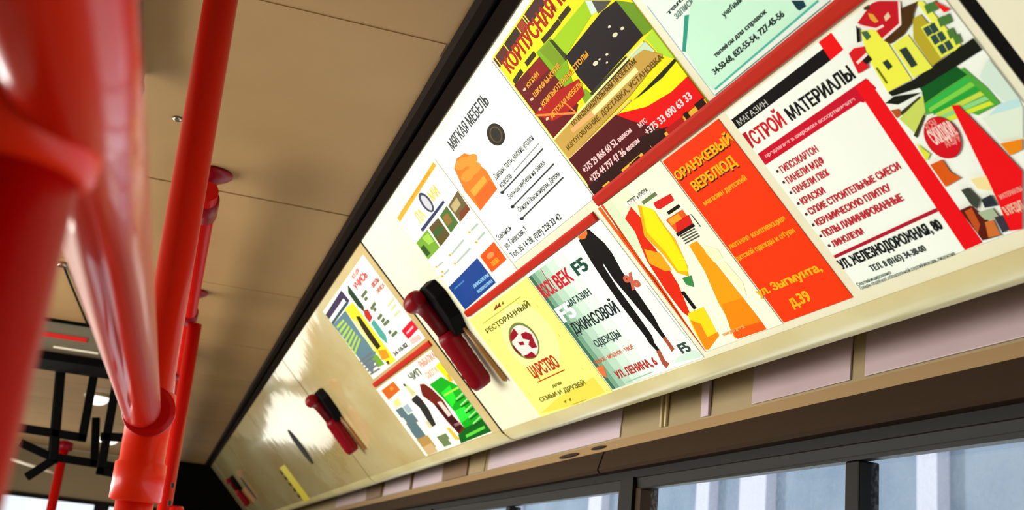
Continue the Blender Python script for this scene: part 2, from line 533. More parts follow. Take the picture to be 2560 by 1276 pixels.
STEP = 0.000015
POSTERS = [
    ('yellow', (-1903, -1566, -487, -270), 'F4EF7C', [
        ('P', 'F8F39A', [(186.6, 68), (161.9, 68), (138.3, 71.4), (116.8, 78), (98.9, 87.6), (85.7, 99.8), (77.9, 113.8), (76.2, 128.9), (80.6, 144.2), (90.8, 158.8), (106.3, 171.8), (125.9, 182.6), (148.5, 190.7), (172.8, 195.6), (197.4, 197.2), (221.3, 195.7), (243.1, 191.1), (262, 183.7), (277.2, 174.1), (288.1, 162.6), (294.4, 149.8), (295.7, 136.2), (292.2, 122.5), (283.8, 109.2), (270.9, 96.9), (254, 86.1), (233.7, 77.4), (210.9, 71.2)]),
        ('P', 'E4D24E', [(5, 6.6), (170.9, 0.3), (313.1, 3.2), (311.9, 33.1), (135.4, 22.8)]),
        ('P', '8A8420', [(21.5, 162.9), (23, 162.9), (23, 170), (21.5, 170)]),
        ('P', '8A8420', [(18.9, 106.6), (20.3, 106.6), (20.3, 113.7), (18.9, 113.7)]),
        ('P', '8A8420', [(22.1, 42.6), (23.6, 42.6), (23.6, 49.8), (22.1, 49.8)]),
        ('P', '8A8420', [(301.4, 168.6), (302.5, 168.6), (302.5, 174.7), (301.4, 174.7)]),
        ('P', '8A8420', [(300.2, 112.5), (301.4, 112.5), (301.4, 118.6), (300.2, 118.6)]),
        ('P', '8A8420', [(295.2, 47.9), (296.3, 47.9), (296.3, 54.1), (295.2, 54.1)]),
        ('T', '55521A', 'РЕСТОРАННЫЙ', 38.2, 177.9, 241.5, 9.3, 0.012),
        ('P', 'A8A23A', [(47.5, 196.7), (270, 197.8), (270, 199.3), (47.5, 198.2)]),
        ('P', '7A3A10', [(129.3, 204.5), (163.1, 212.1), (158.1, 204.7)]),
        ('P', '7A3A10', [(153.5, 205.9), (179.3, 211.6), (172.7, 203.5)]),
        ('P', '7A3A10', [(181.6, 206.1), (195.8, 209.7), (190.4, 203.8)]),
        ('P', '6E7A3C', [(155, 100.8), (141, 101.2), (127.9, 103.3), (116.5, 107.1), (107.3, 112.4), (100.9, 118.8), (97.8, 126.1), (97.9, 133.9), (101.5, 141.7), (108.2, 149.1), (117.6, 155.7), (129.3, 161.2), (142.5, 165.2), (156.5, 167.7), (170.7, 168.5), (184.3, 167.7), (196.7, 165.2), (207.3, 161.2), (215.6, 156), (221.3, 149.8), (224.1, 142.9), (223.9, 135.6), (220.7, 128.3), (214.8, 121.2), (206.2, 114.8), (195.4, 109.2), (182.9, 104.9), (169.2, 102)]),
        ('P', 'F6D9D2', [(156.4, 103.7), (144.3, 104.1), (133, 106), (123.2, 109.4), (115.3, 114), (109.9, 119.7), (107.2, 126.1), (107.4, 132.9), (110.4, 139.7), (116.2, 146.3), (124.3, 152.1), (134.4, 156.9), (145.8, 160.5), (158, 162.7), (170.3, 163.5), (182.1, 162.7), (192.8, 160.6), (202, 157.1), (209.2, 152.5), (214.1, 147), (216.5, 140.9), (216.4, 134.4), (213.6, 127.9), (208.4, 121.7), (200.9, 116), (191.5, 111.1), (180.6, 107.3), (168.7, 104.8)]),
        ('P', '8E0F22', [(125, 155.2), (159.5, 162.2), (160.7, 154.5), (160.7, 149.6), (133.3, 145.8), (112.8, 144), (111.9, 148)]),
        ('P', '8E0F22', [(169.8, 147.5), (194.1, 146.9), (209.3, 138.6), (199.7, 123.8), (195.4, 115), (172.2, 117.5), (168.8, 125.6), (186.5, 131.5), (165.3, 138.7)]),
        ('P', '8E0F22', [(136.8, 137.5), (158.6, 135.2), (155.2, 128.5), (135.1, 131.6)]),
        ('P', '8E0F22', [(119.5, 113.5), (139.3, 112), (161.6, 113.6), (166.7, 106.3), (162.8, 101), (137.5, 104.3), (123.6, 107.1)]),
        ('P', '5A1520', [(111, 138), (109.9, 130.7), (116, 116.8), (107.7, 115.9), (99.8, 129), (102.7, 137.3)]),
        ('T', 'B3320E', 'ЦАРСТВО', 94.5, 70, 132.9, 22.6, 0.03),
        ('P', 'B3320E', [(94.4, 60.2), (233.2, 60.7), (233.2, 62.7), (94.4, 62.2)]),
        ('T', '7C7622', 'для', 139.9, 42.3, 45.6, 5.7, 0.02),
        ('T', '6F6A1E', 'СЕМЬИ И ДРУЗЕЙ', 48.5, 26, 220.5, 8.2, 0.015),
        ('P', 'A89C3A', [(169.7, 1.9), (230.5, 2.1), (230.5, 3.3), (169.7, 3.1)]),
        ('P', '7C7622', [(140.1, 12), (156.1, 14.5), (146.8, 8.5)]),
        ('P', '7C7622', [(163.5, 12.1), (176.9, 14.9), (171.4, 8.4)]),
    ]),
    ('jeans', (-1561, -1258, -484, -266), 'E9F6EE', [
        ('P', '3E6B50', [(0.5, 0.5), (14, 0.5), (14, 213), (0.5, 213)]),
        ('P', '6F9C80', [(14.5, 0.5), (30, 0.5), (30, 213), (14.5, 213)]),
        ('P', '96BBA2', [(30.5, 0.5), (52, 0.5), (52, 213), (30.5, 213)]),
        ('P', 'B4D2BE', [(52.5, 0.5), (80, 0.5), (80, 213), (52.5, 213)]),
        ('P', 'CBE2D3', [(80.5, 0.5), (112, 0.5), (112, 213), (80.5, 213)]),
        ('P', 'DCEEE3', [(112.5, 0.5), (150, 0.5), (150, 213), (112.5, 213)]),
        ('P', 'CFE6D8', [(242.5, 12.2), (293.3, 14.7), (302.7, 5.4), (294.8, 1.6), (226.4, 6.5)]),
        ('P', '141110', [(217.1, 212.8), (234.2, 213.9), (256.9, 217.7), (261.5, 215.5), (265.1, 206), (272.8, 190.4), (272.8, 173), (264.3, 147.2), (263.6, 114.7), (259.7, 74.2), (253.5, 58.1), (252.3, 44.2), (242, 44.3), (240.8, 61.1), (240.8, 65.5), (240, 72.3), (231.1, 143.5), (234.7, 168.1), (230.6, 167.1), (225.4, 134), (223.8, 85.2), (221.4, 52.2), (214.1, 42.6), (214.3, 30.2), (205.2, 29.9), (200.7, 45.5), (203.2, 56.3), (201.5, 106.5), (204.7, 151), (208, 177.2)]),
        ('P', 'D9702A', [(218.7, 217.7), (234.2, 217.7), (254.4, 217.7), (250.2, 213.1), (237, 209.6), (224.9, 211.4)]),
        ('P', 'A5503A', [(242, 44.3), (252.3, 44.2), (251.5, 24.6), (239.7, 22), (241.6, 32.2)]),
        ('P', 'A5503A', [(202.9, 30.4), (214.9, 31.2), (208.3, 14.6), (212.7, 8.1), (196.6, 3.3), (194.1, 10.6)]),
        ('T', 'C2182B', 'ROCK!', 3.7, 171.7, 55.8, 23.5, 0.02),
        ('T', 'C2182B', 'ВЕК', 69, 171.7, 60.2, 21.3, 0.03),
        ('P', '8C2A20', [(55.9, 212.9), (48, 180.5), (49.9, 180), (57.8, 212.5)]),
        ('T', '1E4A3C', 'F5', 146.7, 173.8, 44.5, 19.6, 0.03),
        ('T', '243A38', 'МАГАЗИН', 54.1, 141.6, 92.7, 10.2, 0.01),
        ('T', '1C2426', 'ДЖИНСОВОЙ', 15.6, 101.5, 171.9, 17.9, 0.01),
        ('T', '2C3C3A', 'ОДЕЖДЫ', 49.9, 69.8, 92.6, 11.3, 0.01),
        ('T', 'EAF6EF', 'F5', 6, 126.3, 59, 25.4, 0.03),
        ('T', 'D2603A', 'НОВОЕ · МОДНОЕ · ТВОЁ', 9.6, 46.7, 142.8, 6, 0.01),
        ('P', 'D9713A', [(3.3, 42.8), (28.8, 41.6), (20.1, 29.5), (11.8, 20.9), (1.2, 27.9), (0.3, 35.8)]),
        ('T', 'B02320', 'УЛ. ЛЕНИНА, 6', 43.6, 13.3, 139.8, 12.4, 0.02),
        ('P', '9FBBAA', [(58.2, 3.2), (155.6, 4.6), (155.6, 6.1), (58.1, 4.7)]),
        ('T', 'C9604A', '%', 253.4, 119.7, 30.8, 21.3, 0.03),
        ('P', '9A8F94', [(295.9, 116.5), (297.4, 43.6), (298.1, 43.6), (296.6, 116.5)]),
        ('P', '9A8F94', [(297.4, 43.5), (302.7, 8.2), (302.7, 8.3), (298.1, 43.6)]),
        ('T', '3A4A46', 'F5', 262.1, 14.8, 25.6, 14.1, 0.04),
    ]),
    ('zoo', (-1245, -1060, -478, -253), 'F3F6DF', [
        ('P', 'DCE8C4', [(1, 150), (40, 150), (40, 224), (1, 224)]),
        ('P', 'E6EECF', [(40, 190), (90, 190), (90, 224), (40, 224)]),
        ('P', 'E24A12', [(10.8, 224.7), (17, 224.7), (0.3, 156.6), (12.1, 114.6), (0.5, 0.3), (0.3, 3.2), (0.3, 65.3), (9.4, 140)]),
        ('P', 'E02A0E', [(70.6, 202.2), (73.7, 183.3), (53.6, 164.4), (56.8, 145.4), (52.8, 110.9), (48.9, 92.1), (30, 56.9), (23.2, 46.5), (14.2, 58.9), (13.5, 93.7), (20.5, 136.6), (40.9, 174.6), (40.9, 194.7)]),
        ('P', 'F0B414', [(86.2, 199.5), (110, 182.2), (107.6, 160.1), (108.8, 140.5), (93.9, 106.6), (81.3, 94.8), (64, 105.6), (62.7, 133.7), (53.6, 164.4), (69.9, 180.7)]),
        ('P', 'F6E614', [(92.8, 196.1), (109.4, 184.4), (105.1, 168.6), (104.5, 147.7), (96.4, 113.6), (87.6, 100.7), (68.5, 106.3), (71.8, 134.8), (64.7, 166.7)]),
        ('P', 'F2A416', [(33.5, 150.8), (59.4, 136.7), (57.4, 111.5), (42.2, 114), (21.9, 132.1)]),
        ('P', 'EFD91A', [(23.2, 54.6), (65.2, 54), (60.6, 37.4), (54.1, 19.2), (32.7, 8), (3.7, 2), (7.2, 23.7), (14.2, 42.5)]),
        ('P', 'F28A12', [(18.4, 45.6), (34.1, 35.8), (27.3, 17.2), (56.7, 18.6), (53.4, 13.4), (10.4, 1.6), (3, 4.2)]),
        ('P', 'F2A010', [(125.6, 127.5), (145, 126.9), (149, 90.2), (151.2, 37.7), (123, 14.7), (93.1, 23.7), (100.6, 52.7), (118.4, 91.7)]),
        ('P', 'F28A0A', [(104.3, 47.9), (151.2, 45.1), (152.2, 11.5), (140.1, 1.3), (80.5, 3.4), (84.3, 14.2)]),
        ('P', 'F25A12', [(84.3, 14.2), (152.2, 11.5), (151.1, 0.6), (84.6, 1.5)]),
        ('P', 'F4F3C8', [(151.3, 119.2), (171.1, 107.4), (168.3, 95.5), (147.3, 96.3), (145.6, 109.9)]),
        ('P', 'F4F3C8', [(150.7, 91.6), (167.2, 92.2), (171.6, 61.6), (159.7, 44.7)]),
        ('P', 'D9231A', [(118.6, 190.7), (161.2, 188.1), (159.5, 179.5), (121.5, 180.1), (116.1, 183.9)]),
        ('P', 'E85A1E', [(117.9, 166.1), (161.2, 166), (160.5, 145.8), (120.3, 146.3)]),
        ('P', 'D9231A', [(134, 158.7), (165.7, 157), (160.5, 145.8), (120.3, 146.3)]),
        ('P', 'F0A22A', [(121.5, 164.9), (149.2, 164.6), (149.1, 157.2), (121.5, 157.3)]),
        ('P', '20180E', [(130.5, 169.2), (161.7, 169.3), (161.7, 173.3), (130.5, 173.2)]),
        ('P', '20180E', [(117.6, 142.3), (162, 142.4), (161.9, 146.4), (117.6, 146.3)]),
        ('P', '55524A', [(121.7, 140.2), (158, 139.4), (158, 141), (121.8, 141.8)]),
        ('P', '55524A', [(121.4, 136.9), (157.6, 136.2), (157.6, 137.8), (121.4, 138.5)]),
        ('P', '55524A', [(121, 133.6), (157.3, 133), (157.3, 134.6), (121, 135.2)]),
        ('P', '55524A', [(120.7, 130.3), (156.9, 129.8), (156.9, 131.4), (120.7, 131.9)]),
        ('P', '6A7A4A', [(98.4, 195.5), (136.4, 195.5), (136.4, 199.9), (98.4, 199.9)]),
        ('P', 'FBFBF2', [(63.8, 209.6), (129.4, 205.7), (126.4, 201.1), (64.1, 204.5)]),
        ('T', '3A3A30', 'СПОРТ и КРОХА', 70, 204.8, 55.7, 5.5, 0),
        ('P', '3C8A4A', [(66.6, 97), (88.2, 94.7), (76.2, 80.6), (64.6, 87.7)]),
        ('P', '15130F', [(42.2, 55.9), (50.2, 55.9), (50.2, 81.9), (42.2, 81.9)]),
        ('T', 'F6B25A', 'www.для детей', 61.3, 11.2, 53.9, 5, 0.01),
        ('P', '4A4A2A', [(169.2, 156.4), (169.9, 138.7), (171.3, 138.8), (170.6, 156.5)]),
        ('P', 'E85A1E', [(0.3, 224.7), (8, 224.7), (1.3, 0.3), (0.3, 0.3)]),
    ]),
    ('orange', (-1056.5, -926, -477, -256), 'F23A0C', [
        ('T', '3A1A06', 'ОРАНЖЕВЫЙ', 2.8, 192.2, 125.7, 10, 0.035),
        ('T', 'F2B21C', 'ОРАНЖЕВЫЙ', 2.1, 193.9, 126.4, 10, 0.03),
        ('T', '3A1A06', 'ВЕРБЛЮД', 18, 171.8, 92.3, 11.1, 0.035),
        ('T', 'F2B21C', 'ВЕРБЛЮД', 17.5, 173.4, 93, 11.1, 0.03),
        ('T', 'F4A21C', 'магазин детский', 14.9, 154.7, 93.1, 5.9, 0.03),
        ('T', 'F4A21C', 'летняя коллекция', 3.1, 99.5, 115.9, 6.3, 0.02),
        ('T', 'F4A21C', 'детской одежды и обуви', -0.1, 84.3, 119.9, 6.1, 0.02),
        ('T', 'F2B21C', 'ул. Зыгмунта,', -9.1, 37.4, 126.5, 9.6, 0.02),
        ('T', 'F2B21C', 'д.39', 32.8, 12.6, 38.2, 12.8, 0.02),
    ]),
    ('building', (-910, -612, -472, -256), 'F2F8EE', [
        ('P', 'F2F8EE', [(1.7, 173.1), (6, 173.1), (6, 197.3), (1.7, 197.3)]),
        ('P', '120C0C', [(0.6, 207.5), (164.7, 209.1), (163.3, 197.4), (0.3, 196.2)]),
        ('T', 'C9C9C2', 'МАГАЗИН', 6, 198.1, 55, 6, 0),
        ('P', 'EF1010', [(164.8, 215.7), (183.8, 215.7), (183.2, 198.3), (163.3, 197.4)]),
        ('P', 'B71226', [(0.3, 189.9), (7.7, 190), (4.1, 173.4), (0.3, 172.3)]),
        ('T', 'C81A28', 'СТРОЙ', 7.9, 173.5, 57.4, 14.3, 0.02),
        ('T', '141012', 'МАТЕРИАЛЫ', 73.7, 173.5, 101.1, 12.4, 0.02),
        ('P', 'C8102A', [(1.5, 165.3), (183.7, 168.2), (186.8, 156.7), (164, 152), (161.7, 154.2), (0.6, 152.1)]),
        ('T', 'F0B0B4', 'предлагает в широком ассортименте', 9.2, 157.5, 148.9, 3.7, 0.01),
        ('P', 'EC0D16', [(167.5, 167.2), (185.2, 166.7), (176.4, 1), (153.7, 0.3)]),
        ('T', 'C4182A', 'ГИПСОКАРТОН', 15.3, 136.5, 63.3, 7, 0.02),
        ('P', '5A2A2A', [(8.8, 141.9), (12.2, 142), (11.9, 139.1), (8.4, 139.4)]),
        ('T', 'C4182A', 'ПАНЕЛИ МДФ', 12.7, 124.7, 64, 6.8, 0.02),
        ('P', '5A2A2A', [(6.2, 129.7), (9.6, 129.9), (9.3, 126.9), (5.8, 127.2)]),
        ('T', 'C4182A', 'ПАНЕЛИ ПВХ', 11.7, 112.9, 59.8, 6.6, 0.02),
        ('P', '5A2A2A', [(5.1, 117.4), (8.5, 117.6), (8.2, 114.6), (4.7, 114.9)]),
        ('T', 'C4182A', 'КРАСКИ', 10.7, 99.9, 39.4, 6.8, 0.02),
        ('P', '5A2A2A', [(4.1, 104.5), (7.6, 104.8), (7.3, 101.8), (3.7, 102)]),
        ('T', 'C4182A', 'СУХИЕ СТРОИТЕЛЬНЫЕ СМЕСИ', 10.8, 87.6, 141.5, 6.8, 0.02),
        ('P', '5A2A2A', [(4.2, 91.5), (7.6, 91.8), (7.4, 88.8), (3.8, 89)]),
        ('T', 'C4182A', 'КЕРАМИЧЕСКУЮ ПЛИТКУ', 9.2, 74.7, 117, 6.7, 0.02),
        ('P', '5A2A2A', [(2.6, 79), (6.1, 79.4), (5.8, 76.4), (2.2, 76.6)]),
        ('T', 'C4182A', 'ПОЛЫ ЛАМИНИРОВАННЫЕ', 8, 61.8, 123.1, 7.1, 0.02),
        ('P', '5A2A2A', [(1.4, 65.9), (4.9, 66.3), (4.6, 63.3), (1, 63.5)]),
        ('T', 'C4182A', 'ЛИНОЛЕУМ', 9.7, 49.1, 49.7, 6.5, 0.02),
        ('P', '5A2A2A', [(3.1, 53.7), (6.5, 54.2), (6.3, 51.2), (2.7, 51.3)]),
        ('P', 'B0182E', [(0.3, 41.7), (157.2, 43.9), (156.7, 40.5), (0.3, 38.4)]),
        ('T', '15181A', 'УЛ. ЖЕЛЕЗНОДОРОЖНАЯ, 80', -1.4, 25.3, 150.5, 10.1, 0.03),
        ('T', '3C4440', 'ТЕЛ. 8 (0165) 34-38-00', 34.2, 12.3, 80.4, 6.4, 0.01),
        ('T', '5A6456', 'Сертифицировано', 2.1, 4, 53.6, 3.6, 0),
        ('T', '5A6456', 'Товары подлежат обязательной сертификации, лицензия', 1.9, -0.4, 139.3, 3.6, 0),
        ('P', '4FA83A', [(225.3, 135), (273.7, 134.2), (280.1, 112), (281.1, 97.1), (256.5, 97.1), (241.6, 110.9), (212.8, 117.1)]),
        ('P', '0F5A20', [(225.9, 146.5), (267.8, 139.4), (272.3, 128.2), (245.7, 127.5), (217.8, 125.5), (225.3, 135)]),
        ('P', '2FB84A', [(218.6, 123.9), (270, 127.1), (271.2, 123.3), (216.8, 120.6)]),
        ('P', '7FD34A', [(219.9, 120.7), (270.8, 122.1), (272.1, 118.3), (218.4, 117.2)]),
        ('P', '24A53A', [(221.3, 117.5), (271.7, 117.2), (273, 113.4), (220, 113.9)]),
        ('P', 'C8DC4A', [(222.6, 114.2), (272.6, 112.3), (273.8, 108.5), (221.6, 110.6)]),
        ('P', '8FD98A', [(224, 111), (273.5, 107.4), (274.7, 103.6), (223.1, 107.3)]),
        ('P', 'D8E83A', [(225.3, 107.8), (274.3, 102.5), (275.6, 98.7), (224.7, 104)]),
        ('P', 'D4EADC', [(280, 122.1), (297.7, 130.7), (297.7, 119), (297.7, 94), (295, 86.2), (284.1, 99)]),
        ('P', 'BFE6E8', [(281.1, 97.1), (297.7, 94), (281.5, 70.2), (260, 92.1)]),
        ('P', 'E2EFDD', [(257.9, 94.2), (296.3, 87.8), (278.1, 66.2), (258.7, 71.1)]),
        ('P', 'C9501E', [(297.7, 137.2), (297.7, 135.4), (297.7, 124.8), (297.7, 127.7)]),
        ('P', '171A10', [(194.6, 148.5), (225.9, 146.5), (276.2, 148.6), (297.7, 149.3), (297.7, 143.9), (297.7, 141.6), (297.7, 138.5), (266.3, 137.9), (229.4, 137.7), (196, 144.2)]),
        ('P', '171A10', [(184.4, 142.3), (198.1, 143.2), (223.5, 134.7), (195.6, 135.8)]),
        ('P', 'C8D860', [(186.8, 125.2), (224, 132.1), (215.1, 119.6), (191.1, 108.6)]),
        ('P', '3A3A20', [(190.9, 129.5), (220.2, 132.7), (220, 131), (191.5, 126.8)]),
        ('P', '3A3A20', [(188.3, 107.4), (210.7, 118), (212.8, 117.1), (189.9, 104.2)]),
        ('P', 'B5561E', [(184.9, 134.7), (192.8, 132.9), (192.3, 127.6), (185, 126.6)]),
        ('P', 'EFF04A', [(212.2, 202.5), (226.9, 195.7), (228, 184.4), (224.4, 147.3), (195.1, 148.9), (200.6, 180.9)]),
        ('P', 'E9EE52', [(230, 178.6), (249.6, 178.7), (249.3, 146.5), (227.1, 147.7)]),
        ('P', 'B8A82A', [(263.3, 186.1), (272.1, 185.7), (274.3, 149.6), (262.7, 148.8), (250.4, 147.7), (251.5, 173.1)]),
        ('P', 'E6EA50', [(264.4, 177.5), (274.6, 176.4), (277, 148.8), (261.8, 149.3)]),
        ('P', 'EDF05A', [(275.7, 196), (281.6, 192.6), (285, 149.6), (276.6, 148.4)]),
        ('P', '2A4A46', [(265.5, 175.7), (271.5, 175.3), (270.6, 168.5), (264.3, 168.5)]),
        ('P', '2A4A46', [(271.9, 175.1), (277.8, 174.7), (276.9, 167.8), (270.7, 167.8)]),
        ('P', '2A4A46', [(266.2, 167.5), (272.1, 167.1), (271.2, 160.2), (264.9, 160.2)]),
        ('P', '2A4A46', [(273, 166.6), (278.8, 166.2), (278, 159.4), (271.8, 159.4)]),
        ('P', '2A4A46', [(266.1, 158.4), (272, 158.1), (271.1, 151.3), (264.8, 151.1)]),
        ('P', '2A4A46', [(273.3, 158), (279.1, 157.7), (278.2, 150.9), (272, 150.8)]),
        ('P', '4A7A3A', [(279.7, 189.2), (286.3, 188.8), (284.2, 182.2), (277.6, 182.6)]),
        ('P', '4A7A3A', [(285.6, 188.1), (292, 187.7), (290, 181.2), (283.5, 181.5)]),
        ('P', '4A7A3A', [(282.1, 175.6), (288.6, 175.3), (286.5, 168.7), (280, 169)]),
        ('P', '4A7A3A', [(287.9, 174.6), (294.3, 174.3), (292.3, 167.7), (285.8, 168)]),
        ('P', '4A7A3A', [(282.4, 164.3), (288.9, 164.1), (286.9, 157.4), (280.3, 157.6)]),
        ('P', '4A7A3A', [(283.5, 158.1), (290, 158), (287.9, 151.3), (281.4, 151.5)]),
        ('P', '2A3A34', [(233, 172.4), (240.8, 171.2), (238.9, 154.7), (232.1, 155.2)]),
        ('P', '2A3A34', [(210.5, 171.5), (216.6, 171.4), (216.6, 164.3), (210.6, 163.7)]),
        ('P', '3F6A48', [(211.9, 201.4), (217.9, 199.4), (217.6, 193.6), (211.6, 193.2)]),
        ('P', '6A7018', [(200.6, 170.7), (199.6, 155.4), (201.6, 155.3), (202.6, 170.6)]),
        ('P', '4A2E10', [(260.3, 198), (278, 194.7), (266.6, 188.8), (260.7, 184.1), (246.7, 180.3), (229.8, 180), (226, 185.5), (249.7, 187.9)]),
        ('P', 'C41420', [(214.7, 208.9), (239.6, 214.5), (246, 213.1), (263.2, 203.2), (250.9, 188.4), (225.8, 186.8), (226.1, 194.9), (235.6, 195.1), (226.2, 196.6)]),
        ('P', 'F4E0D8', [(212.5, 206.6), (226.6, 195.3), (227.9, 196.9), (213.8, 208.2)]),
        ('P', 'F4E0D8', [(227.1, 195.1), (235.5, 194.1), (235.7, 196), (227.4, 197.1)]),
        ('P', 'F4E0D8', [(226.2, 185.4), (251, 187.4), (250.8, 189.4), (226.1, 187.4)]),
        ('P', 'F4E0D8', [(251.4, 187.9), (264.1, 202.4), (262.6, 203.8), (249.8, 189.2)]),
        ('P', 'E0A43A', [(230.6, 210.2), (234.3, 206.9), (234.2, 199.9), (230.3, 200.7), (228.7, 205.3)]),
        ('P', 'E8C8A8', [(241.7, 200.4), (248.1, 201.5), (247.1, 197.4), (240.2, 196.6)]),
        ('P', '4A3418', [(230.4, 215.7), (236.9, 214.9), (234.8, 211.3), (229.4, 213.8)]),
        ('P', '14100E', [(212.5, 208.3), (212.5, 203.6), (205, 195.5), (201.5, 196.2)]),
        ('P', 'D81A1E', [(186.5, 193), (194.6, 194.3), (205.5, 190.4), (194.6, 174.2), (181.1, 174.8)]),
        ('P', '1A1210', [(193.6, 182), (203, 183.2), (203.5, 178.1), (195.4, 177.4)]),
        ('P', 'F4E0D8', [(187.7, 181.5), (203.4, 183.1), (203.2, 185.5), (187.4, 183.9)]),
        ('P', 'F01010', [(290.1, 187.8), (297.7, 176.1), (291.2, 176.6)]),
        ('P', 'B01020', [(212.6, 76.3), (208.5, 76.3), (204.7, 77.3), (201.2, 79.1), (198.4, 81.7), (196.4, 85), (195.2, 88.8), (194.9, 92.9), (195.6, 97.1), (197.2, 101.2), (199.7, 104.9), (202.8, 108.1), (206.4, 110.6), (210.4, 112.2), (214.5, 113), (218.5, 112.8), (222.3, 111.8), (225.5, 109.9), (228.2, 107.2), (230.1, 104), (231.2, 100.3), (231.5, 96.3), (230.8, 92.3), (229.3, 88.3), (227, 84.7), (224, 81.5), (220.5, 79), (216.6, 77.2)]),
        ('P', 'D4101E', [(212.6, 76.9), (208.7, 76.9), (205, 77.8), (201.8, 79.6), (199.1, 82.1), (197.1, 85.3), (196, 89), (195.7, 93), (196.4, 97.1), (198, 101), (200.3, 104.6), (203.3, 107.7), (206.8, 110.1), (210.6, 111.7), (214.5, 112.4), (218.3, 112.3), (221.9, 111.2), (225, 109.4), (227.6, 106.8), (229.4, 103.7), (230.5, 100.1), (230.7, 96.3), (230.1, 92.3), (228.6, 88.5), (226.4, 85), (223.6, 81.9), (220.2, 79.5), (216.5, 77.8)]),
        ('T', 'F4D8D0', 'СКИДКИ!', 202.4, 91.9, 27.1, 13, 0.02),
        ('T', 'F0A8A0', 'ВСЕМ', 205.3, 104.6, 12.9, 7, 0),
        ('T', 'F0A8A0', 'АКЦИЯ', 211, 85.7, 17.3, 7, 0),
        ('P', 'F2C95A', [(238.6, 98), (242, 94.2), (232.1, 69.3), (229.6, 68)]),
        ('P', 'DFE23A', [(185.6, 100.9), (191.2, 87.5), (182.9, 83.5)]),
        ('P', 'DB5A10', [(183.7, 79.5), (198.3, 79.1), (197.3, 66.8), (202.8, 58.5), (182.6, 57.2)]),
        ('P', 'EE1016', [(242, 113.9), (247.8, 111.2), (258.9, 43.5), (222.4, 0.3), (209.9, 2.7), (218.8, 26.3)]),
        ('P', 'EE8A10', [(258, 70), (277.9, 66), (271.6, 58.6), (258.8, 58.3)]),
        ('P', 'F3E0A0', [(210.5, 54.4), (226.2, 51.8), (222.2, 38), (210.4, 44.8)]),
        ('P', '5A1A10', [(179.5, 34.4), (192.7, 34.5), (200.2, 1.7), (179.1, 3.1)]),
        ('P', 'C0501C', [(183.1, 31.9), (192.1, 32.3), (188.2, 16.6), (179.3, 9.8)]),
        ('P', '3C4438', [(194.7, 49.6), (202.8, 48.9), (205.3, 36), (196.7, 29.5), (193.5, 35.5)]),
        ('P', '2A3038', [(206.4, 35.6), (217.9, 36.1), (217, 25.7), (203.9, 28.1)]),
        ('P', 'A8B898', [(194.3, 26.7), (210.2, 25.8), (210.6, 13.7), (195.8, 18.9)]),
        ('P', 'D07030', [(194.2, 17), (203.3, 16.3), (199.2, 2), (186.7, 3.7)]),
        ('P', '3A3440', [(206, 17.8), (214.8, 17), (211.6, 3.9), (202.9, 3.2)]),
        ('T', 'F4A090', 'МАТЕРИАЛЫ', 223.7, 29.3, 24.3, 3.9, 0.02),
        ('T', 'F4C0A8', 'В КРЕДИТ', 218.9, 15.5, 20.2, 7.4, 0.02),
    ]),
    ('furniture', (-1230, -922, -238, -24), 'F6EE18', [
        ('P', '5E2A22', [(0.5, 198.5), (306, 198.5), (306, 212), (0.5, 212)]),
        ('P', '3A2616', [(48, 198.5), (92, 198.5), (92, 212), (48, 212)]),
        ('P', '4A2A26', [(128, 198.5), (176, 198.5), (176, 212), (128, 212)]),
        ('P', 'A8401E', [(98, 198.5), (116, 198.5), (116, 212), (98, 212)]),
        ('P', 'F2E24A', [(6, 198.5), (8.5, 198.5), (8.5, 212), (6, 212)]),
        ('P', 'F2E24A', [(44, 198.5), (46.5, 198.5), (46.5, 212), (44, 212)]),
        ('P', 'F2E24A', [(94, 198.5), (96.5, 198.5), (96.5, 212), (94, 212)]),
        ('P', 'F2E24A', [(118, 198.5), (120.5, 198.5), (120.5, 212), (118, 212)]),
        ('P', 'F2E24A', [(124, 198.5), (126.5, 198.5), (126.5, 212), (124, 212)]),
        ('P', 'F2E24A', [(178, 198.5), (180.5, 198.5), (180.5, 212), (178, 212)]),
        ('P', 'F2E24A', [(184, 198.5), (186.5, 198.5), (186.5, 212), (184, 212)]),
        ('P', 'F2E24A', [(236, 198.5), (238.5, 198.5), (238.5, 212), (236, 212)]),
        ('P', 'F2E24A', [(280, 198.5), (282.5, 198.5), (282.5, 212), (280, 212)]),
        ('T', 'B01E14', 'КОРПУСНАЯ МЕБЕЛЬ', 13.5, 183, 301.2, 18.4, 0.02),
        ('P', '3A2C12', [(7.6, 169.3), (42.6, 170.5), (42.3, 176.5), (7.4, 175.3)]),
        ('P', '3A2C12', [(59.3, 171.1), (93.1, 170.9), (93.1, 176.9), (59.3, 177.1)]),
        ('P', '3A2C12', [(122.5, 172.1), (156.7, 170.8), (156.9, 176.8), (122.8, 178.1)]),
        ('P', '3A2C12', [(157.4, 171.2), (178.3, 170.8), (178.4, 176.8), (157.5, 177.2)]),
        ('P', '3A2C12', [(179.6, 171.5), (210.8, 171.1), (210.9, 177.1), (179.7, 177.5)]),
        ('P', '86B818', [(96.2, 173), (140.9, 170.5), (144.4, 143.3), (102.1, 93.8), (85.4, 96.8)]),
        ('P', 'A6D416', [(139.5, 166.7), (242.7, 165.2), (235.9, 149.7), (144.4, 143.3)]),
        ('P', 'DCEFE4', [(242.7, 165.2), (264.2, 152.9), (264.1, 144.5), (235.9, 149.7)]),
        ('P', '55524E', [(252.3, 159.7), (280.4, 143.5), (262.4, 143.3), (247.5, 145.4)]),
        ('P', '7FA01A', [(104.5, 171), (132.7, 169.1), (138, 139.6), (112.6, 140.8)]),
        ('P', '3A4018', [(136.3, 169.5), (143, 167.1), (147.9, 139.2), (138, 139.6)]),
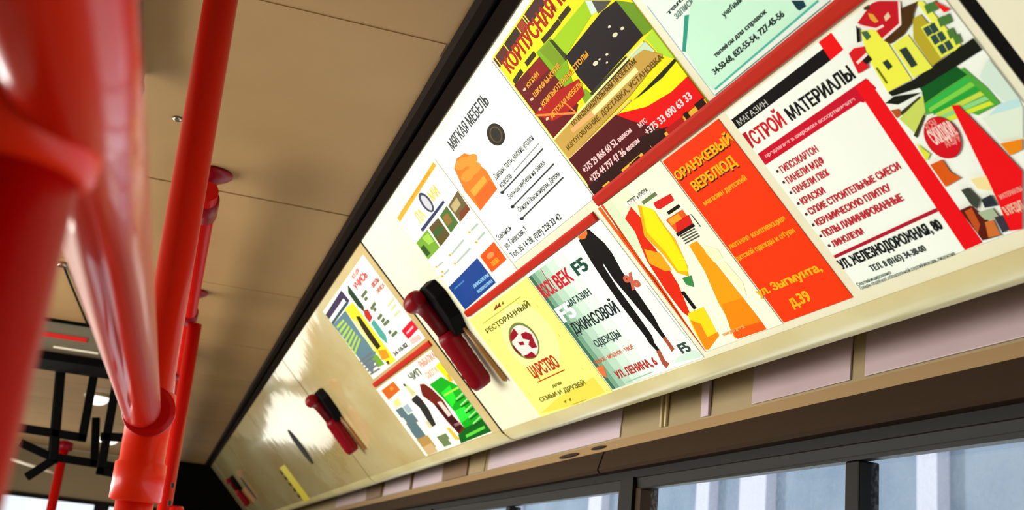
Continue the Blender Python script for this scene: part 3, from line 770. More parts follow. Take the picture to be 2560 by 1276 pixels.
        ('P', '231A1E', [(143.3, 142.7), (254.1, 143.8), (287.2, 139.6), (289.8, 94.8), (243, 94.4), (142.8, 93.3), (139.3, 115.8)]),
        ('P', '6E9A1C', [(287.2, 139.6), (307.7, 125), (307.7, 92.7), (288.9, 94.2)]),
        ('P', 'B4E23A', [(285.8, 90.8), (307.7, 92.1), (307.7, 54.7), (291.9, 69), (289.2, 89)]),
        ('P', '3A3A26', [(122.7, 93.6), (241.2, 93.2), (242.4, 79.7), (125.6, 82.9)]),
        ('P', '7FAA22', [(94.5, 102.1), (135.7, 101.3), (140, 85.4), (96, 87.1)]),
        ('P', 'E8EA20', [(100.6, 99.3), (119.1, 97.6), (114.7, 85.6), (93, 88.5)]),
        ('P', 'CFE8C8', [(245.4, 93.1), (285.2, 89), (288.6, 74.9), (249.6, 76.1)]),
        ('P', 'E8E2C0', [(252.8, 126.8), (252.7, 126.5), (252.5, 126.3), (252.2, 126.1), (251.8, 125.9), (251.2, 125.8), (250.6, 125.8), (249.9, 125.8), (249.2, 125.9), (248.6, 126.1), (248, 126.3), (247.5, 126.5), (247.1, 126.8), (246.9, 127), (246.8, 127.3), (246.9, 127.6), (247.1, 127.8), (247.4, 128), (247.8, 128.1), (248.4, 128.2), (249, 128.3), (249.7, 128.2), (250.4, 128.1), (251, 128), (251.6, 127.8), (252.1, 127.6), (252.5, 127.3), (252.7, 127)]),
        ('P', 'E8E2C0', [(254.5, 116.3), (254.4, 115.8), (254.1, 115.4), (253.5, 115), (252.7, 114.8), (251.7, 114.6), (250.6, 114.5), (249.4, 114.6), (248.2, 114.7), (247, 115), (245.9, 115.3), (245, 115.7), (244.4, 116.2), (243.9, 116.7), (243.7, 117.2), (243.8, 117.7), (244.2, 118.1), (244.8, 118.4), (245.6, 118.7), (246.6, 118.9), (247.8, 118.9), (249, 118.9), (250.2, 118.7), (251.3, 118.5), (252.4, 118.1), (253.2, 117.7), (253.9, 117.3), (254.4, 116.8)]),
        ('P', 'E8E2C0', [(270.7, 115.2), (270.7, 114.9), (270.4, 114.6), (270, 114.3), (269.4, 114.1), (268.7, 114), (267.9, 114), (267.1, 114), (266.2, 114.1), (265.4, 114.3), (264.7, 114.5), (264.1, 114.8), (263.6, 115.2), (263.3, 115.5), (263.1, 115.9), (263.2, 116.2), (263.5, 116.5), (263.9, 116.8), (264.5, 116.9), (265.2, 117.1), (266, 117.1), (266.8, 117.1), (267.6, 117), (268.5, 116.8), (269.2, 116.5), (269.8, 116.3), (270.3, 115.9), (270.6, 115.6)]),
        ('P', 'E8E2C0', [(191.6, 111.4), (191.5, 110.9), (191.1, 110.5), (190.5, 110.1), (189.6, 109.8), (188.5, 109.6), (187.2, 109.5), (185.9, 109.6), (184.6, 109.7), (183.3, 110), (182.1, 110.3), (181.1, 110.8), (180.4, 111.3), (179.9, 111.8), (179.7, 112.3), (179.8, 112.8), (180.2, 113.2), (180.9, 113.6), (181.8, 113.9), (182.9, 114.1), (184.1, 114.2), (185.5, 114.1), (186.8, 114), (188.1, 113.7), (189.2, 113.3), (190.2, 112.9), (190.9, 112.4), (191.4, 111.9)]),
        ('P', 'E8E2C0', [(217.7, 108.9), (217.6, 108.7), (217.4, 108.4), (217.1, 108.2), (216.6, 108), (216, 107.9), (215.4, 107.9), (214.7, 107.9), (214, 108), (213.3, 108.1), (212.7, 108.3), (212.1, 108.6), (211.7, 108.8), (211.5, 109.1), (211.4, 109.4), (211.4, 109.7), (211.6, 109.9), (212, 110.1), (212.5, 110.3), (213.1, 110.4), (213.7, 110.4), (214.4, 110.4), (215.1, 110.3), (215.8, 110.2), (216.4, 110), (216.9, 109.7), (217.3, 109.5), (217.6, 109.2)]),
        ('P', 'E8E2C0', [(207.5, 103), (207.5, 102.7), (207.3, 102.5), (207, 102.4), (206.6, 102.2), (206.1, 102.2), (205.6, 102.1), (205, 102.1), (204.5, 102.2), (203.9, 102.3), (203.4, 102.5), (203, 102.7), (202.7, 102.9), (202.4, 103.1), (202.4, 103.3), (202.4, 103.5), (202.6, 103.7), (202.9, 103.9), (203.3, 104), (203.7, 104.1), (204.3, 104.1), (204.8, 104.1), (205.4, 104.1), (206, 103.9), (206.5, 103.8), (206.9, 103.6), (207.2, 103.4), (207.4, 103.2)]),
        ('P', 'E8E2C0', [(199.8, 111.3), (199.7, 111.1), (199.6, 110.9), (199.3, 110.7), (198.9, 110.6), (198.4, 110.5), (197.9, 110.5), (197.3, 110.5), (196.7, 110.6), (196.1, 110.7), (195.6, 110.9), (195.2, 111), (194.9, 111.3), (194.7, 111.5), (194.6, 111.7), (194.6, 111.9), (194.8, 112.1), (195.1, 112.3), (195.5, 112.4), (196, 112.5), (196.5, 112.5), (197.1, 112.5), (197.7, 112.4), (198.2, 112.3), (198.7, 112.2), (199.2, 112), (199.5, 111.8), (199.7, 111.5)]),
        ('P', '6A0E14', [(4.2, 169.9), (96.5, 166.8), (97.6, 148.3), (102.1, 93.8), (82.3, 88.6), (3.4, 86.5), (4.2, 124.2)]),
        ('P', 'B41812', [(0.8, 125.8), (77.7, 124.5), (137.2, 114.5), (127.1, 96.2), (63.5, 97.2), (27.9, 103.4)]),
        ('P', '8E1410', [(52.5, 166.2), (95.4, 166.2), (97.6, 148.3), (54, 150.6)]),
        ('P', 'F08A3A', [(2.4, 122.1), (84, 88.6), (85.2, 91.4), (3.5, 124.9)]),
        ('P', 'F08A3A', [(77.8, 108.8), (87, 85.3), (89.8, 86.4), (80.6, 109.9)]),
        ('T', 'F2A832', 'КУХНИ', 29.6, 153.1, 40.9, 5.6, 0.02),
        ('P', 'F4C9A0', [(24.9, 155.9), (24.9, 155.6), (24.7, 155.2), (24.3, 154.9), (23.6, 154.7), (22.8, 154.5), (21.8, 154.4), (20.7, 154.3), (19.6, 154.4), (18.5, 154.5), (17.5, 154.7), (16.6, 155), (15.8, 155.3), (15.3, 155.7), (15, 156.1), (15, 156.4), (15.2, 156.8), (15.6, 157.1), (16.3, 157.3), (17.1, 157.5), (18.1, 157.6), (19.2, 157.7), (20.3, 157.6), (21.4, 157.5), (22.4, 157.3), (23.3, 157), (24, 156.7), (24.6, 156.3)]),
        ('T', 'F2A832', 'ШКАФЫ-КУПЕ', 29.6, 139, 93.3, 6, 0.02),
        ('P', 'F4C9A0', [(24.8, 140.9), (24.9, 140.5), (24.7, 140.2), (24.3, 139.9), (23.6, 139.6), (22.8, 139.4), (21.8, 139.3), (20.7, 139.3), (19.6, 139.3), (18.5, 139.4), (17.5, 139.6), (16.6, 139.9), (15.8, 140.2), (15.3, 140.5), (15, 140.9), (15, 141.3), (15.2, 141.6), (15.6, 142), (16.3, 142.2), (17.1, 142.4), (18.1, 142.5), (19.2, 142.6), (20.3, 142.5), (21.4, 142.4), (22.4, 142.2), (23.3, 141.9), (24, 141.6), (24.6, 141.3)]),
        ('T', 'F2A832', 'КОМПЬЮТЕРНЫЕ СТОЛЫ', 31.2, 123.3, 153.5, 6, 0.02),
        ('P', 'F4C9A0', [(26.5, 125.1), (26.5, 124.7), (26.3, 124.4), (25.9, 124.1), (25.3, 123.8), (24.4, 123.6), (23.4, 123.5), (22.4, 123.4), (21.3, 123.4), (20.2, 123.6), (19.2, 123.7), (18.3, 124), (17.5, 124.3), (17, 124.6), (16.7, 125), (16.7, 125.4), (16.9, 125.7), (17.3, 126), (18, 126.3), (18.8, 126.5), (19.8, 126.6), (20.9, 126.7), (22, 126.7), (23.1, 126.6), (24.1, 126.4), (25, 126.1), (25.7, 125.8), (26.2, 125.5)]),
        ('T', 'F2A832', 'ДЕТСКАЯ МЕБЕЛЬ', 31.2, 106.1, 106, 5.7, 0.02),
        ('P', 'F4C9A0', [(26.5, 110.1), (26.5, 109.7), (26.3, 109.4), (25.9, 109.1), (25.2, 108.8), (24.4, 108.6), (23.4, 108.4), (22.4, 108.4), (21.3, 108.4), (20.2, 108.5), (19.1, 108.7), (18.2, 108.9), (17.5, 109.2), (17, 109.5), (16.7, 109.9), (16.6, 110.3), (16.8, 110.6), (17.3, 110.9), (17.9, 111.2), (18.8, 111.4), (19.8, 111.6), (20.8, 111.6), (22, 111.6), (23, 111.5), (24.1, 111.3), (25, 111.1), (25.7, 110.8), (26.2, 110.5)]),
        ('P', 'C9A24A', [(2.1, 85.8), (252.3, 86.4), (274.3, 84.4), (296.4, 66.7), (203.5, 59.8), (3.3, 56)]),
        ('P', 'F2EFA0', [(3.4, 85.2), (283, 89), (283, 91.5), (3.3, 87.7)]),
        ('P', 'F4F0A8', [(112.4, 71.9), (243.6, 71.9), (243.6, 77.9), (112.4, 77.9)]),
        ('P', 'F0B070', [(52.2, 74.7), (117.5, 71.9), (117.7, 77.9), (52.5, 80.7)]),
        ('P', 'F4C890', [(2.1, 54.3), (197.7, 54.9), (197.6, 56.9), (2.1, 56.3)]),
        ('T', '5A4208', 'ПО ИНДИВИДУАЛЬНЫМ ПРОЕКТАМ', 62.7, 80.1, 188.1, 5.6, 0.01),
        ('T', '6A4E0A', 'ИЗГОТОВЛЕНИЕ, ДОСТАВКА, УСТАНОВКА', 16.1, 63.9, 276.9, 5.8, 0.01),
        ('P', '23240E', [(229.4, 53.9), (307.7, 55.9), (307.7, 51.8), (264.3, 49.7), (202.8, 53.5)]),
        ('P', 'F4F00E', [(164.3, 53.5), (225.6, 51.4), (272.5, 49.9), (307.7, 52.4), (307.7, 34), (268.3, 33.1), (215.6, 38.8), (176.5, 47.9)]),
        ('P', 'E80C0A', [(164.3, 53.5), (215.6, 38.8), (268.3, 33.1), (307.7, 34), (307.7, 6.4), (219.2, 6.7), (177.1, 36.4), (148.4, 53.9)]),
        ('P', '561014', [(2.1, 55.3), (155.3, 55.3), (177.1, 36.4), (219.2, 6.7), (0.3, 1.9), (4.2, 22.8)]),
        ('P', '30100E', [(0.3, 13.7), (172.3, 18.3), (225.5, 8.2), (224.8, 2), (0.3, 1.9)]),
        ('T', 'F0C8C8', '+375 29 866 60 52', 14.9, 29, 106.2, 8.4, 0.02),
        ('T', 'F0C8C8', 'велком', 126.2, 29.3, 35.9, 6, 0.02),
        ('T', 'F0C8C8', '+375 44 797 47 36', 14.9, 14.5, 108.8, 8.4, 0.02),
        ('T', 'F0C8C8', 'велком', 128.7, 14.9, 33.7, 6, 0.02),
        ('T', 'F2D4D4', 'МТС', 179.8, 26.3, 19.7, 5.1, 0.01),
        ('T', 'F4DCDC', '+375 33 690 63 33', 183, 14.5, 109.7, 8, 0.01),
        ('P', 'E8B83A', [(0.3, 2.7), (307.7, 5.8), (307.7, 0.3), (0.3, 0.3)]),
        ('P', '2A120C', [(0.3, 0.3), (30.4, 0.3), (30.1, 5.2), (0.3, 4.2)]),
        ('P', '2A120C', [(52.2, 0.3), (91.2, 0.3), (91.4, 3.5), (52.4, 4.2)]),
        ('P', '2A120C', [(113.3, 0.3), (143.6, 0.3), (143, 3.7), (112.7, 2)]),
        ('P', '2A120C', [(152.1, 0.3), (174.7, 0.3), (173.9, 6.7), (151.3, 4.8)]),
        ('P', '2A120C', [(175.3, 0.3), (211.3, 0.3), (211.3, 7.5), (175.3, 7.4)]),
        ('P', '2A120C', [(261.1, 0.3), (270.5, 0.3), (270.5, 7.8), (261.2, 7.9)]),
        ('P', '2A120C', [(287.6, 0.3), (305.4, 0.3), (305.5, 8.1), (287.7, 8.3)]),
        ('P', 'B41812', [(217.8, 0.3), (257.1, 0.3), (257.5, 6.5), (218.1, 7.9)]),
    ]),
    ('mint', (-908, -690, -240, -24), 'EAF8F0', [
        ('P', 'C9F4DA', [(62.3, 85.7), (43.2, 78.9), (6.5, 53.4), (0.3, 18.9), (6.3, 7.6), (190.7, 11.8)]),
        ('P', '2E9A86', [(39.2, 81.1), (45.7, 78.6), (6.2, 54.7), (2.3, 57.9)]),
        ('P', '4FB8A8', [(7.7, 7.7), (192.4, 9.8), (192.4, 11.8), (7.6, 9.7)]),
        ('P', '9FB8C4', [(0.5, 113.9), (0.3, 4.6), (1.3, 4.6), (2.1, 113.9)]),
        ('P', '6A8A80', [(1.7, 3.4), (203.4, 3.9), (203.4, 5.1), (1.7, 4.6)]),
        ('T', '2A3A34', 'тел.', 19.2, 92.3, 32.5, 3.9, 0.02),
        ('T', '6E8A80', 'запись', 25.8, 83.6, 37, 7, 0.01),
        ('T', '2A4238', 'учебный', 83.8, 53.6, 33.2, 5.2, 0.02),
        ('T', '22342E', 'телефон для справок', 38, 31.4, 96.3, 4.2, 0.03),
        ('T', '22342E', '34-50-68, 832-55-54, 727-45-56', 21.3, 19.4, 128.3, 5.8, 0.03),
        ('P', '123A4A', [(166.9, 25.5), (178.5, 18.8), (177.1, 13.7), (167.6, 14.4), (166.2, 17)]),
    ]),
    ('sofa', (-1575, -1236, -240, -26), 'F4FAF6', [
        ('T', '3A3C40', 'МЯГКАЯ МЕБЕЛЬ', 74.1, 184, 190.1, 16.2, 0.01),
        ('P', '2A2620', [(211.8, 136.1), (206.2, 137.8), (201.3, 140.1), (197.5, 143), (194.9, 146.2), (193.7, 149.6), (194, 153.1), (195.7, 156.3), (198.7, 159.3), (203, 161.7), (208.1, 163.6), (214, 164.7), (220.2, 165.1), (226.5, 164.8), (232.5, 163.7), (238, 161.9), (242.6, 159.6), (246.2, 156.8), (248.6, 153.6), (249.7, 150.3), (249.5, 147), (247.9, 143.8), (245, 140.9), (241, 138.5), (236.1, 136.6), (230.4, 135.4), (224.2, 134.9), (218, 135.1)]),
        ('P', '5A4A22', [(214.6, 139.8), (210.7, 141), (207.4, 142.7), (204.8, 144.7), (203.2, 147), (202.4, 149.5), (202.7, 152), (204, 154.4), (206.1, 156.5), (209.1, 158.3), (212.8, 159.7), (216.9, 160.6), (221.2, 161), (225.6, 160.8), (229.8, 160.1), (233.6, 158.8), (236.8, 157.2), (239.2, 155.2), (240.9, 152.9), (241.6, 150.5), (241.3, 148), (240.1, 145.7), (238, 143.6), (235.1, 141.7), (231.6, 140.3), (227.5, 139.4), (223.2, 139), (218.8, 139.1)]),
        ('P', '2A2620', [(215.8, 141.4), (212.8, 142.4), (210.3, 143.7), (208.4, 145.4), (207.1, 147.3), (206.7, 149.3), (207, 151.4), (208.1, 153.4), (209.9, 155.2), (212.3, 156.8), (215.2, 158), (218.4, 158.8), (221.9, 159.1), (225.3, 159), (228.6, 158.5), (231.5, 157.5), (234, 156.1), (235.9, 154.5), (237.1, 152.6), (237.5, 150.6), (237.2, 148.6), (236.2, 146.6), (234.4, 144.8), (232.1, 143.3), (229.2, 142.1), (226, 141.2), (222.6, 140.8), (219.1, 140.9)]),
        ('P', 'D9781E', [(35.9, 166.6), (66.6, 173.1), (100.7, 169), (115.6, 159.1), (116.9, 143.4), (126.4, 127.5), (118.2, 97.3), (20, 93.3), (16.4, 132.5)]),
        ('P', 'EA9230', [(97.9, 160.8), (97.8, 159.2), (96.4, 157.7), (93.6, 156.4), (89.7, 155.4), (84.9, 154.7), (79.2, 154.4), (73.1, 154.5), (66.8, 154.9), (60.7, 155.8), (55, 156.9), (50.1, 158.4), (46.1, 160), (43.4, 161.7), (42.1, 163.5), (42.2, 165.2), (43.7, 166.8), (46.6, 168.1), (50.7, 169.1), (55.8, 169.8), (61.6, 170), (67.7, 169.9), (74, 169.4), (80.1, 168.5), (85.6, 167.3), (90.4, 165.9), (94.1, 164.3), (96.7, 162.6)]),
        ('P', 'EA9230', [(89.4, 142.7), (89.3, 141), (87.9, 139.5), (85.1, 138.2), (81.2, 137.1), (76.3, 136.4), (70.6, 136), (64.4, 136), (58.1, 136.4), (51.9, 137.2), (46.1, 138.3), (41.1, 139.7), (37.2, 141.3), (34.4, 143), (33.1, 144.8), (33.2, 146.5), (34.7, 148.1), (37.7, 149.4), (41.8, 150.5), (46.9, 151.2), (52.7, 151.5), (59, 151.5), (65.3, 151), (71.4, 150.2), (77, 149.1), (81.8, 147.7), (85.6, 146.1), (88.2, 144.4)]),
        ('P', 'EA9230', [(123.1, 141.4), (123, 139.8), (121.6, 138.3), (119, 137), (115.2, 135.9), (110.4, 135.2), (105, 134.9), (99, 134.9), (92.9, 135.3), (87, 136), (81.5, 137.1), (76.7, 138.5), (72.8, 140), (70.2, 141.7), (68.9, 143.5), (69, 145.1), (70.5, 146.7), (73.3, 148), (77.3, 149), (82.2, 149.7), (87.8, 150.1), (93.8, 150), (99.9, 149.6), (105.8, 148.8), (111.2, 147.7), (115.8, 146.3), (119.4, 144.8), (121.9, 143.1)]),
        ('P', 'EA9230', [(131.3, 153.2), (131.2, 151.6), (129.8, 150.1), (127.2, 148.8), (123.4, 147.8), (118.7, 147.1), (113.3, 146.8), (107.5, 146.8), (101.4, 147.3), (95.5, 148.1), (90, 149.2), (85.3, 150.6), (81.5, 152.1), (78.9, 153.9), (77.6, 155.6), (77.7, 157.3), (79.2, 158.8), (82, 160.1), (85.9, 161.1), (90.8, 161.8), (96.3, 162), (102.3, 161.9), (108.3, 161.5), (114.1, 160.6), (119.5, 159.5), (124, 158.1), (127.6, 156.6), (130.1, 154.9)]),
        ('P', 'F0A23A', [(34.8, 125.6), (108.6, 125.4), (107.4, 116.7), (34.2, 114.7)]),
        ('P', 'D8641A', [(32.3, 113.8), (114.6, 113.9), (116.8, 97.8), (21.2, 93.9)]),
        ('T', '3A3C44', 'Диваны, тахты, мягкие уголки', 134.1, 107.3, 170, 8.6, 0),
        ('T', '3A3C44', 'кресла', 132.3, 93.4, 50.4, 9, 0),
        ('T', '3A3C44', 'Больше мебели на заказ', 133, 73.9, 154.8, 7.2, 0),
        ('T', '3A3C44', 'Скидки Пенсионерам, Детям', 133.1, 50.1, 169.4, 7.3, 0),
        ('P', '3A3C40', [(125.3, 87.6), (308.3, 89.4), (308.2, 91.4), (125.3, 89.6)]),
        ('P', '2A2C30', [(131, 86.5), (130.1, 86.2), (129, 86), (127.8, 86), (126.4, 86), (124.9, 86.3), (123.5, 86.6), (122.1, 87), (121, 87.5), (120, 88.1), (119.3, 88.7), (118.9, 89.3), (118.8, 89.8), (119.1, 90.3), (119.7, 90.7), (120.5, 91), (121.6, 91.1), (122.9, 91.2), (124.3, 91.1), (125.7, 90.9), (127.2, 90.5), (128.5, 90.1), (129.7, 89.6), (130.6, 89), (131.3, 88.4), (131.7, 87.9), (131.8, 87.3), (131.5, 86.8)]),
        ('P', '3A3C40', [(123.7, 62.5), (307.3, 65.4), (307.3, 67.4), (123.6, 64.5)]),
        ('P', '2A2C30', [(129.3, 61.5), (128.4, 61.2), (127.4, 61), (126.1, 60.9), (124.7, 61), (123.2, 61.2), (121.8, 61.5), (120.5, 61.9), (119.3, 62.4), (118.3, 62.9), (117.6, 63.5), (117.2, 64.1), (117.1, 64.6), (117.4, 65.1), (118, 65.5), (118.8, 65.8), (119.9, 66), (121.2, 66.1), (122.6, 66), (124, 65.8), (125.5, 65.5), (126.8, 65.1), (128, 64.6), (128.9, 64), (129.6, 63.5), (130, 62.9), (130.1, 62.3), (129.8, 61.9)]),
        ('P', '3A3C40', [(124.9, 40.9), (305.5, 44.5), (305.4, 46.5), (124.9, 42.9)]),
        ('P', '2A2C30', [(130.5, 39.9), (129.7, 39.6), (128.6, 39.4), (127.3, 39.4), (125.9, 39.4), (124.5, 39.6), (123, 39.9), (121.7, 40.3), (120.5, 40.7), (119.6, 41.3), (118.9, 41.8), (118.5, 42.4), (118.4, 43), (118.6, 43.4), (119.2, 43.9), (120.1, 44.2), (121.2, 44.4), (122.4, 44.4), (123.8, 44.4), (125.3, 44.2), (126.7, 43.9), (128, 43.5), (129.2, 43), (130.2, 42.5), (130.9, 41.9), (131.3, 41.4), (131.3, 40.8), (131.1, 40.3)]),
        ('P', '8A8C90', [(195.3, 96.7), (307.3, 98.4), (307.3, 99.4), (195.3, 97.7)]),
        ('T', '3A3C40', 'Запись', 8.8, 40.2, 67.1, 9.2, 0),
        ('T', '3A3C40', 'ул. Гаевская, 7', 12.9, 23.2, 103.2, 9.2, 0),
        ('T', '3A3C40', 'Тел. 35 14 28, (029) 228 33 42', 10.3, 6, 221.1, 9.2, 0),
        ('P', '9A9CA0', [(0.3, 0.3), (0.3, 0.3), (0.3, 0.3), (0.3, 0.3)]),
        ('P', 'B0B2B0', [(0.3, 0.3), (0.3, 0.3), (0.3, 4), (0.3, 2.9)]),
    ]),
    ('floor', (-1885, -1579, -253, -40), 'F6F7E6', [
        ('P', 'E8A628', [(0.3, 206.6), (294.9, 212.7), (297.7, 205.3), (1.1, 197.7)]),
        ('T', 'B87A14', 'НАПОЛЬНЫЕ ПОКРЫТИЯ', 32.8, 205.7, 225.6, 4, 0),
        ('T', 'E2C86A', 'ЛА', 78.7, 165.8, 46.1, 20.1, 0.02),
        ('T', 'E2C86A', 'МИ', 193.6, 172.3, 45.6, 17.9, 0.02),
        ('P', '3A3C5A', [(164, 162.6), (158.7, 163.6), (153.8, 165.5), (149.5, 168.2), (145.9, 171.6), (143.4, 175.5), (141.9, 179.7), (141.7, 184.1), (142.7, 188.2), (144.8, 192.1), (148, 195.4), (152, 198), (156.7, 199.7), (161.9, 200.5), (167.2, 200.4), (172.4, 199.3), (177.2, 197.3), (181.4, 194.5), (184.9, 191.2), (187.3, 187.3), (188.7, 183.2), (188.9, 178.9), (188, 174.8), (185.9, 171.1), (182.9, 167.8), (178.9, 165.2), (174.3, 163.4), (169.3, 162.5)]),
        ('P', 'C8C8D0', [(164.7, 166.2), (161.5, 166.9), (158.6, 168.3), (156.1, 170.3), (154, 172.8), (152.5, 175.7), (151.7, 178.9), (151.6, 182.2), (152.3, 185.4), (153.6, 188.3), (155.5, 190.9), (158, 193), (160.9, 194.4), (163.9, 195.1), (167.1, 195.1), (170.2, 194.4), (173.1, 193), (175.6, 190.9), (177.7, 188.4), (179.1, 185.5), (179.9, 182.4), (180, 179.1), (179.3, 176), (178, 173), (176.2, 170.5), (173.7, 168.4), (170.9, 167), (167.9, 166.2)]),
        ('P', '2A3460', [(63.2, 159.9), (233.3, 161.9), (232.6, 157.1), (65.9, 153.5)]),
        ('P', '6FA030', [(2.5, 150), (90.7, 150.6), (88.5, 113.3), (0.3, 113.2)]),
        ('P', '2E4A18', [(4.4, 138), (29.9, 137.5), (31.8, 118.2), (6.5, 118.5)]),
        ('P', '9CC84A', [(44, 147.8), (84, 145.6), (82.4, 127.9), (51.2, 130.6)]),
        ('P', '5A4A20', [(102.5, 150.3), (167.4, 149.4), (164.5, 115.4), (94.4, 113.2)]),
        ('P', '3A5A28', [(100.9, 140), (158, 138.6), (156.5, 128.6), (96.8, 128.7)]),
        ('P', '4A6A30', [(178.3, 149), (229.7, 151.4), (227, 118.5), (172.3, 116.3)]),
        ('P', '8A6A30', [(183, 143.9), (214.9, 143.1), (210.5, 127.5), (178.5, 128.2)]),
        ('P', '6A5A3A', [(235.6, 149.3), (304.8, 153.6), (300.9, 119.3), (235.1, 117.4)]),
        ('P', 'B8A878', [(244.4, 146.1), (285.6, 147.7), (282.8, 135.6), (241.6, 133.7)]),
        ('P', '7A3A18', [(256, 128.6), (302.2, 128.6), (300.9, 119.3), (240.2, 117.3)]),
        ('P', 'D8A23A', [(29, 78.1), (28.1, 77.8), (27, 77.7), (25.7, 77.6), (24.3, 77.7), (22.8, 77.8), (21.3, 78.1), (20, 78.4), (18.8, 78.9), (17.8, 79.3), (17, 79.8), (16.6, 80.3), (16.6, 80.7), (16.8, 81.1), (17.4, 81.4), (18.3, 81.7), (19.4, 81.8), (20.7, 81.9), (22.1, 81.8), (23.6, 81.7), (25.1, 81.4), (26.4, 81), (27.6, 80.6), (28.6, 80.2), (29.3, 79.7), (29.7, 79.2), (29.8, 78.8), (29.6, 78.4)]),
        ('P', 'D8A23A', [(111.7, 89.8), (110.9, 89.6), (109.9, 89.4), (108.7, 89.4), (107.3, 89.5), (106, 89.6), (104.6, 89.9), (103.4, 90.2), (102.2, 90.6), (101.3, 91.1), (100.7, 91.5), (100.3, 92), (100.2, 92.4), (100.5, 92.8), (101, 93.1), (101.8, 93.3), (102.8, 93.5), (104, 93.5), (105.4, 93.5), (106.7, 93.3), (108.1, 93), (109.3, 92.7), (110.5, 92.3), (111.4, 91.9), (112, 91.4), (112.4, 90.9), (112.5, 90.5), (112.2, 90.1)]),
        ('P', 'D8A23A', [(245.7, 93.6), (245, 93.4), (244.1, 93.3), (243.1, 93.3), (241.9, 93.3), (240.7, 93.5), (239.6, 93.7), (238.4, 94), (237.5, 94.4), (236.7, 94.8), (236.1, 95.3), (235.8, 95.7), (235.7, 96.1), (235.9, 96.5), (236.4, 96.8), (237.1, 97), (238, 97.1), (239, 97.1), (240.2, 97.1), (241.4, 96.9), (242.6, 96.7), (243.7, 96.3), (244.6, 96), (245.4, 95.6), (246, 95.1), (246.3, 94.7), (246.4, 94.3), (246.2, 93.9)]),
        ('P', 'D8A23A', [(242.9, 74.4), (242.2, 74.2), (241.3, 74.1), (240.3, 74), (239.1, 74.1), (237.9, 74.2), (236.8, 74.5), (235.6, 74.8), (234.7, 75.1), (233.9, 75.5), (233.3, 76), (233, 76.4), (232.9, 76.8), (233.1, 77.2), (233.6, 77.5), (234.3, 77.7), (235.2, 77.8), (236.2, 77.9), (237.4, 77.8), (238.6, 77.7), (239.8, 77.4), (240.9, 77.1), (241.9, 76.8), (242.6, 76.3), (243.2, 75.9), (243.5, 75.5), (243.6, 75.1), (243.4, 74.7)]),
        ('P', 'D8A23A', [(106.8, 73.4), (106, 73.1), (105, 73), (103.8, 72.9), (102.5, 73), (101.1, 73.1), (99.7, 73.4), (98.5, 73.7), (97.3, 74.1), (96.4, 74.5), (95.8, 75), (95.4, 75.4), (95.3, 75.9), (95.6, 76.3), (96.1, 76.6), (96.9, 76.8), (97.9, 77), (99.1, 77), (100.5, 76.9), (101.9, 76.8), (103.2, 76.5), (104.5, 76.2), (105.6, 75.8), (106.5, 75.4), (107.2, 74.9), (107.5, 74.5), (107.6, 74.1), (107.4, 73.7)]),
        ('P', 'D8A23A', [(19.8, 92), (19, 91.7), (17.9, 91.6), (16.5, 91.5), (15.1, 91.6), (13.6, 91.8), (12.1, 92), (10.7, 92.4), (9.5, 92.8), (8.5, 93.3), (7.8, 93.8), (7.4, 94.2), (7.3, 94.7), (7.6, 95.1), (8.2, 95.4), (9, 95.7), (10.2, 95.8), (11.5, 95.8), (12.9, 95.8), (14.4, 95.6), (15.9, 95.3), (17.3, 95), (18.5, 94.6), (19.5, 94.1), (20.2, 93.6), (20.6, 93.1), (20.7, 92.7), (20.4, 92.3)]),
        ('P', 'D8A23A', [(15.5, 72.6), (14.6, 72.4), (13.5, 72.2), (12.2, 72.2), (10.7, 72.2), (9.2, 72.4), (7.7, 72.6), (6.4, 73), (5.1, 73.4), (4.1, 73.8), (3.4, 74.3), (3, 74.8), (2.9, 75.2), (3.2, 75.6), (3.8, 76), (4.6, 76.2), (5.8, 76.4), (7.1, 76.4), (8.5, 76.4), (10, 76.2), (11.5, 76), (12.9, 75.6), (14.1, 75.2), (15.1, 74.8), (15.8, 74.3), (16.2, 73.8), (16.3, 73.4), (16.1, 73)]),
        ('P', 'A8B8B4', [(115.5, 88.9), (200.2, 91.8), (200.1, 94.8), (115.4, 91.9)]),
        ('P', 'A8B8B4', [(110.7, 72.5), (201.9, 74.2), (201.8, 77.2), (110.6, 75.5)]),
        ('P', 'A8B8B4', [(251.2, 93.7), (290.7, 93.6), (290.7, 96.6), (251.2, 96.7)]),
        ('P', 'A8B8B4', [(250.6, 75.5), (292.2, 76.7), (292.1, 79.7), (250.5, 78.5)]),
        ('P', 'A8B8B4', [(23.9, 91.1), (58.5, 90), (58.6, 93), (24, 94.1)]),
        ('P', 'A8B8B4', [(22.4, 72.9), (59.6, 73.2), (59.6, 76.2), (22.3, 75.9)]),
        ('P', '1A3F8A', [(0.3, 52), (200.6, 56.3), (201.9, 6.4), (0.3, 2.1)]),
        ('T', '8AC0E4', 'ЛИНОЛЕУМ', 105, 21.3, 90.9, 5.5, 0.03),
        ('T', '8AC0E4', 'КОВРОЛИН', 107.5, 10.2, 86.1, 4.9, 0.03),
        ('T', '5A94CC', 'ламинат', 20.2, 41.4, 67.4, 3.1, 0.01),
        ('P', 'DE5010', [(216, 55.8), (298.4, 57.6), (297.2, 24.2), (215, 22.9)]),
        ('P', 'F08A50', [(272.1, 45), (271.9, 44.1), (270.7, 43.2), (268.8, 42.4), (266.2, 41.7), (263, 41.2), (259.3, 40.9), (255.5, 40.8), (251.5, 41), (247.8, 41.3), (244.3, 41.9), (241.4, 42.6), (239.2, 43.4), (237.7, 44.4), (237.1, 45.4), (237.4, 46.3), (238.6, 47.3), (240.6, 48.1), (243.3, 48.7), (246.6, 49.2), (250.2, 49.5), (254.1, 49.6), (258, 49.4), (261.8, 49), (265.1, 48.5), (268, 47.8), (270.2, 46.9), (271.6, 46)]),
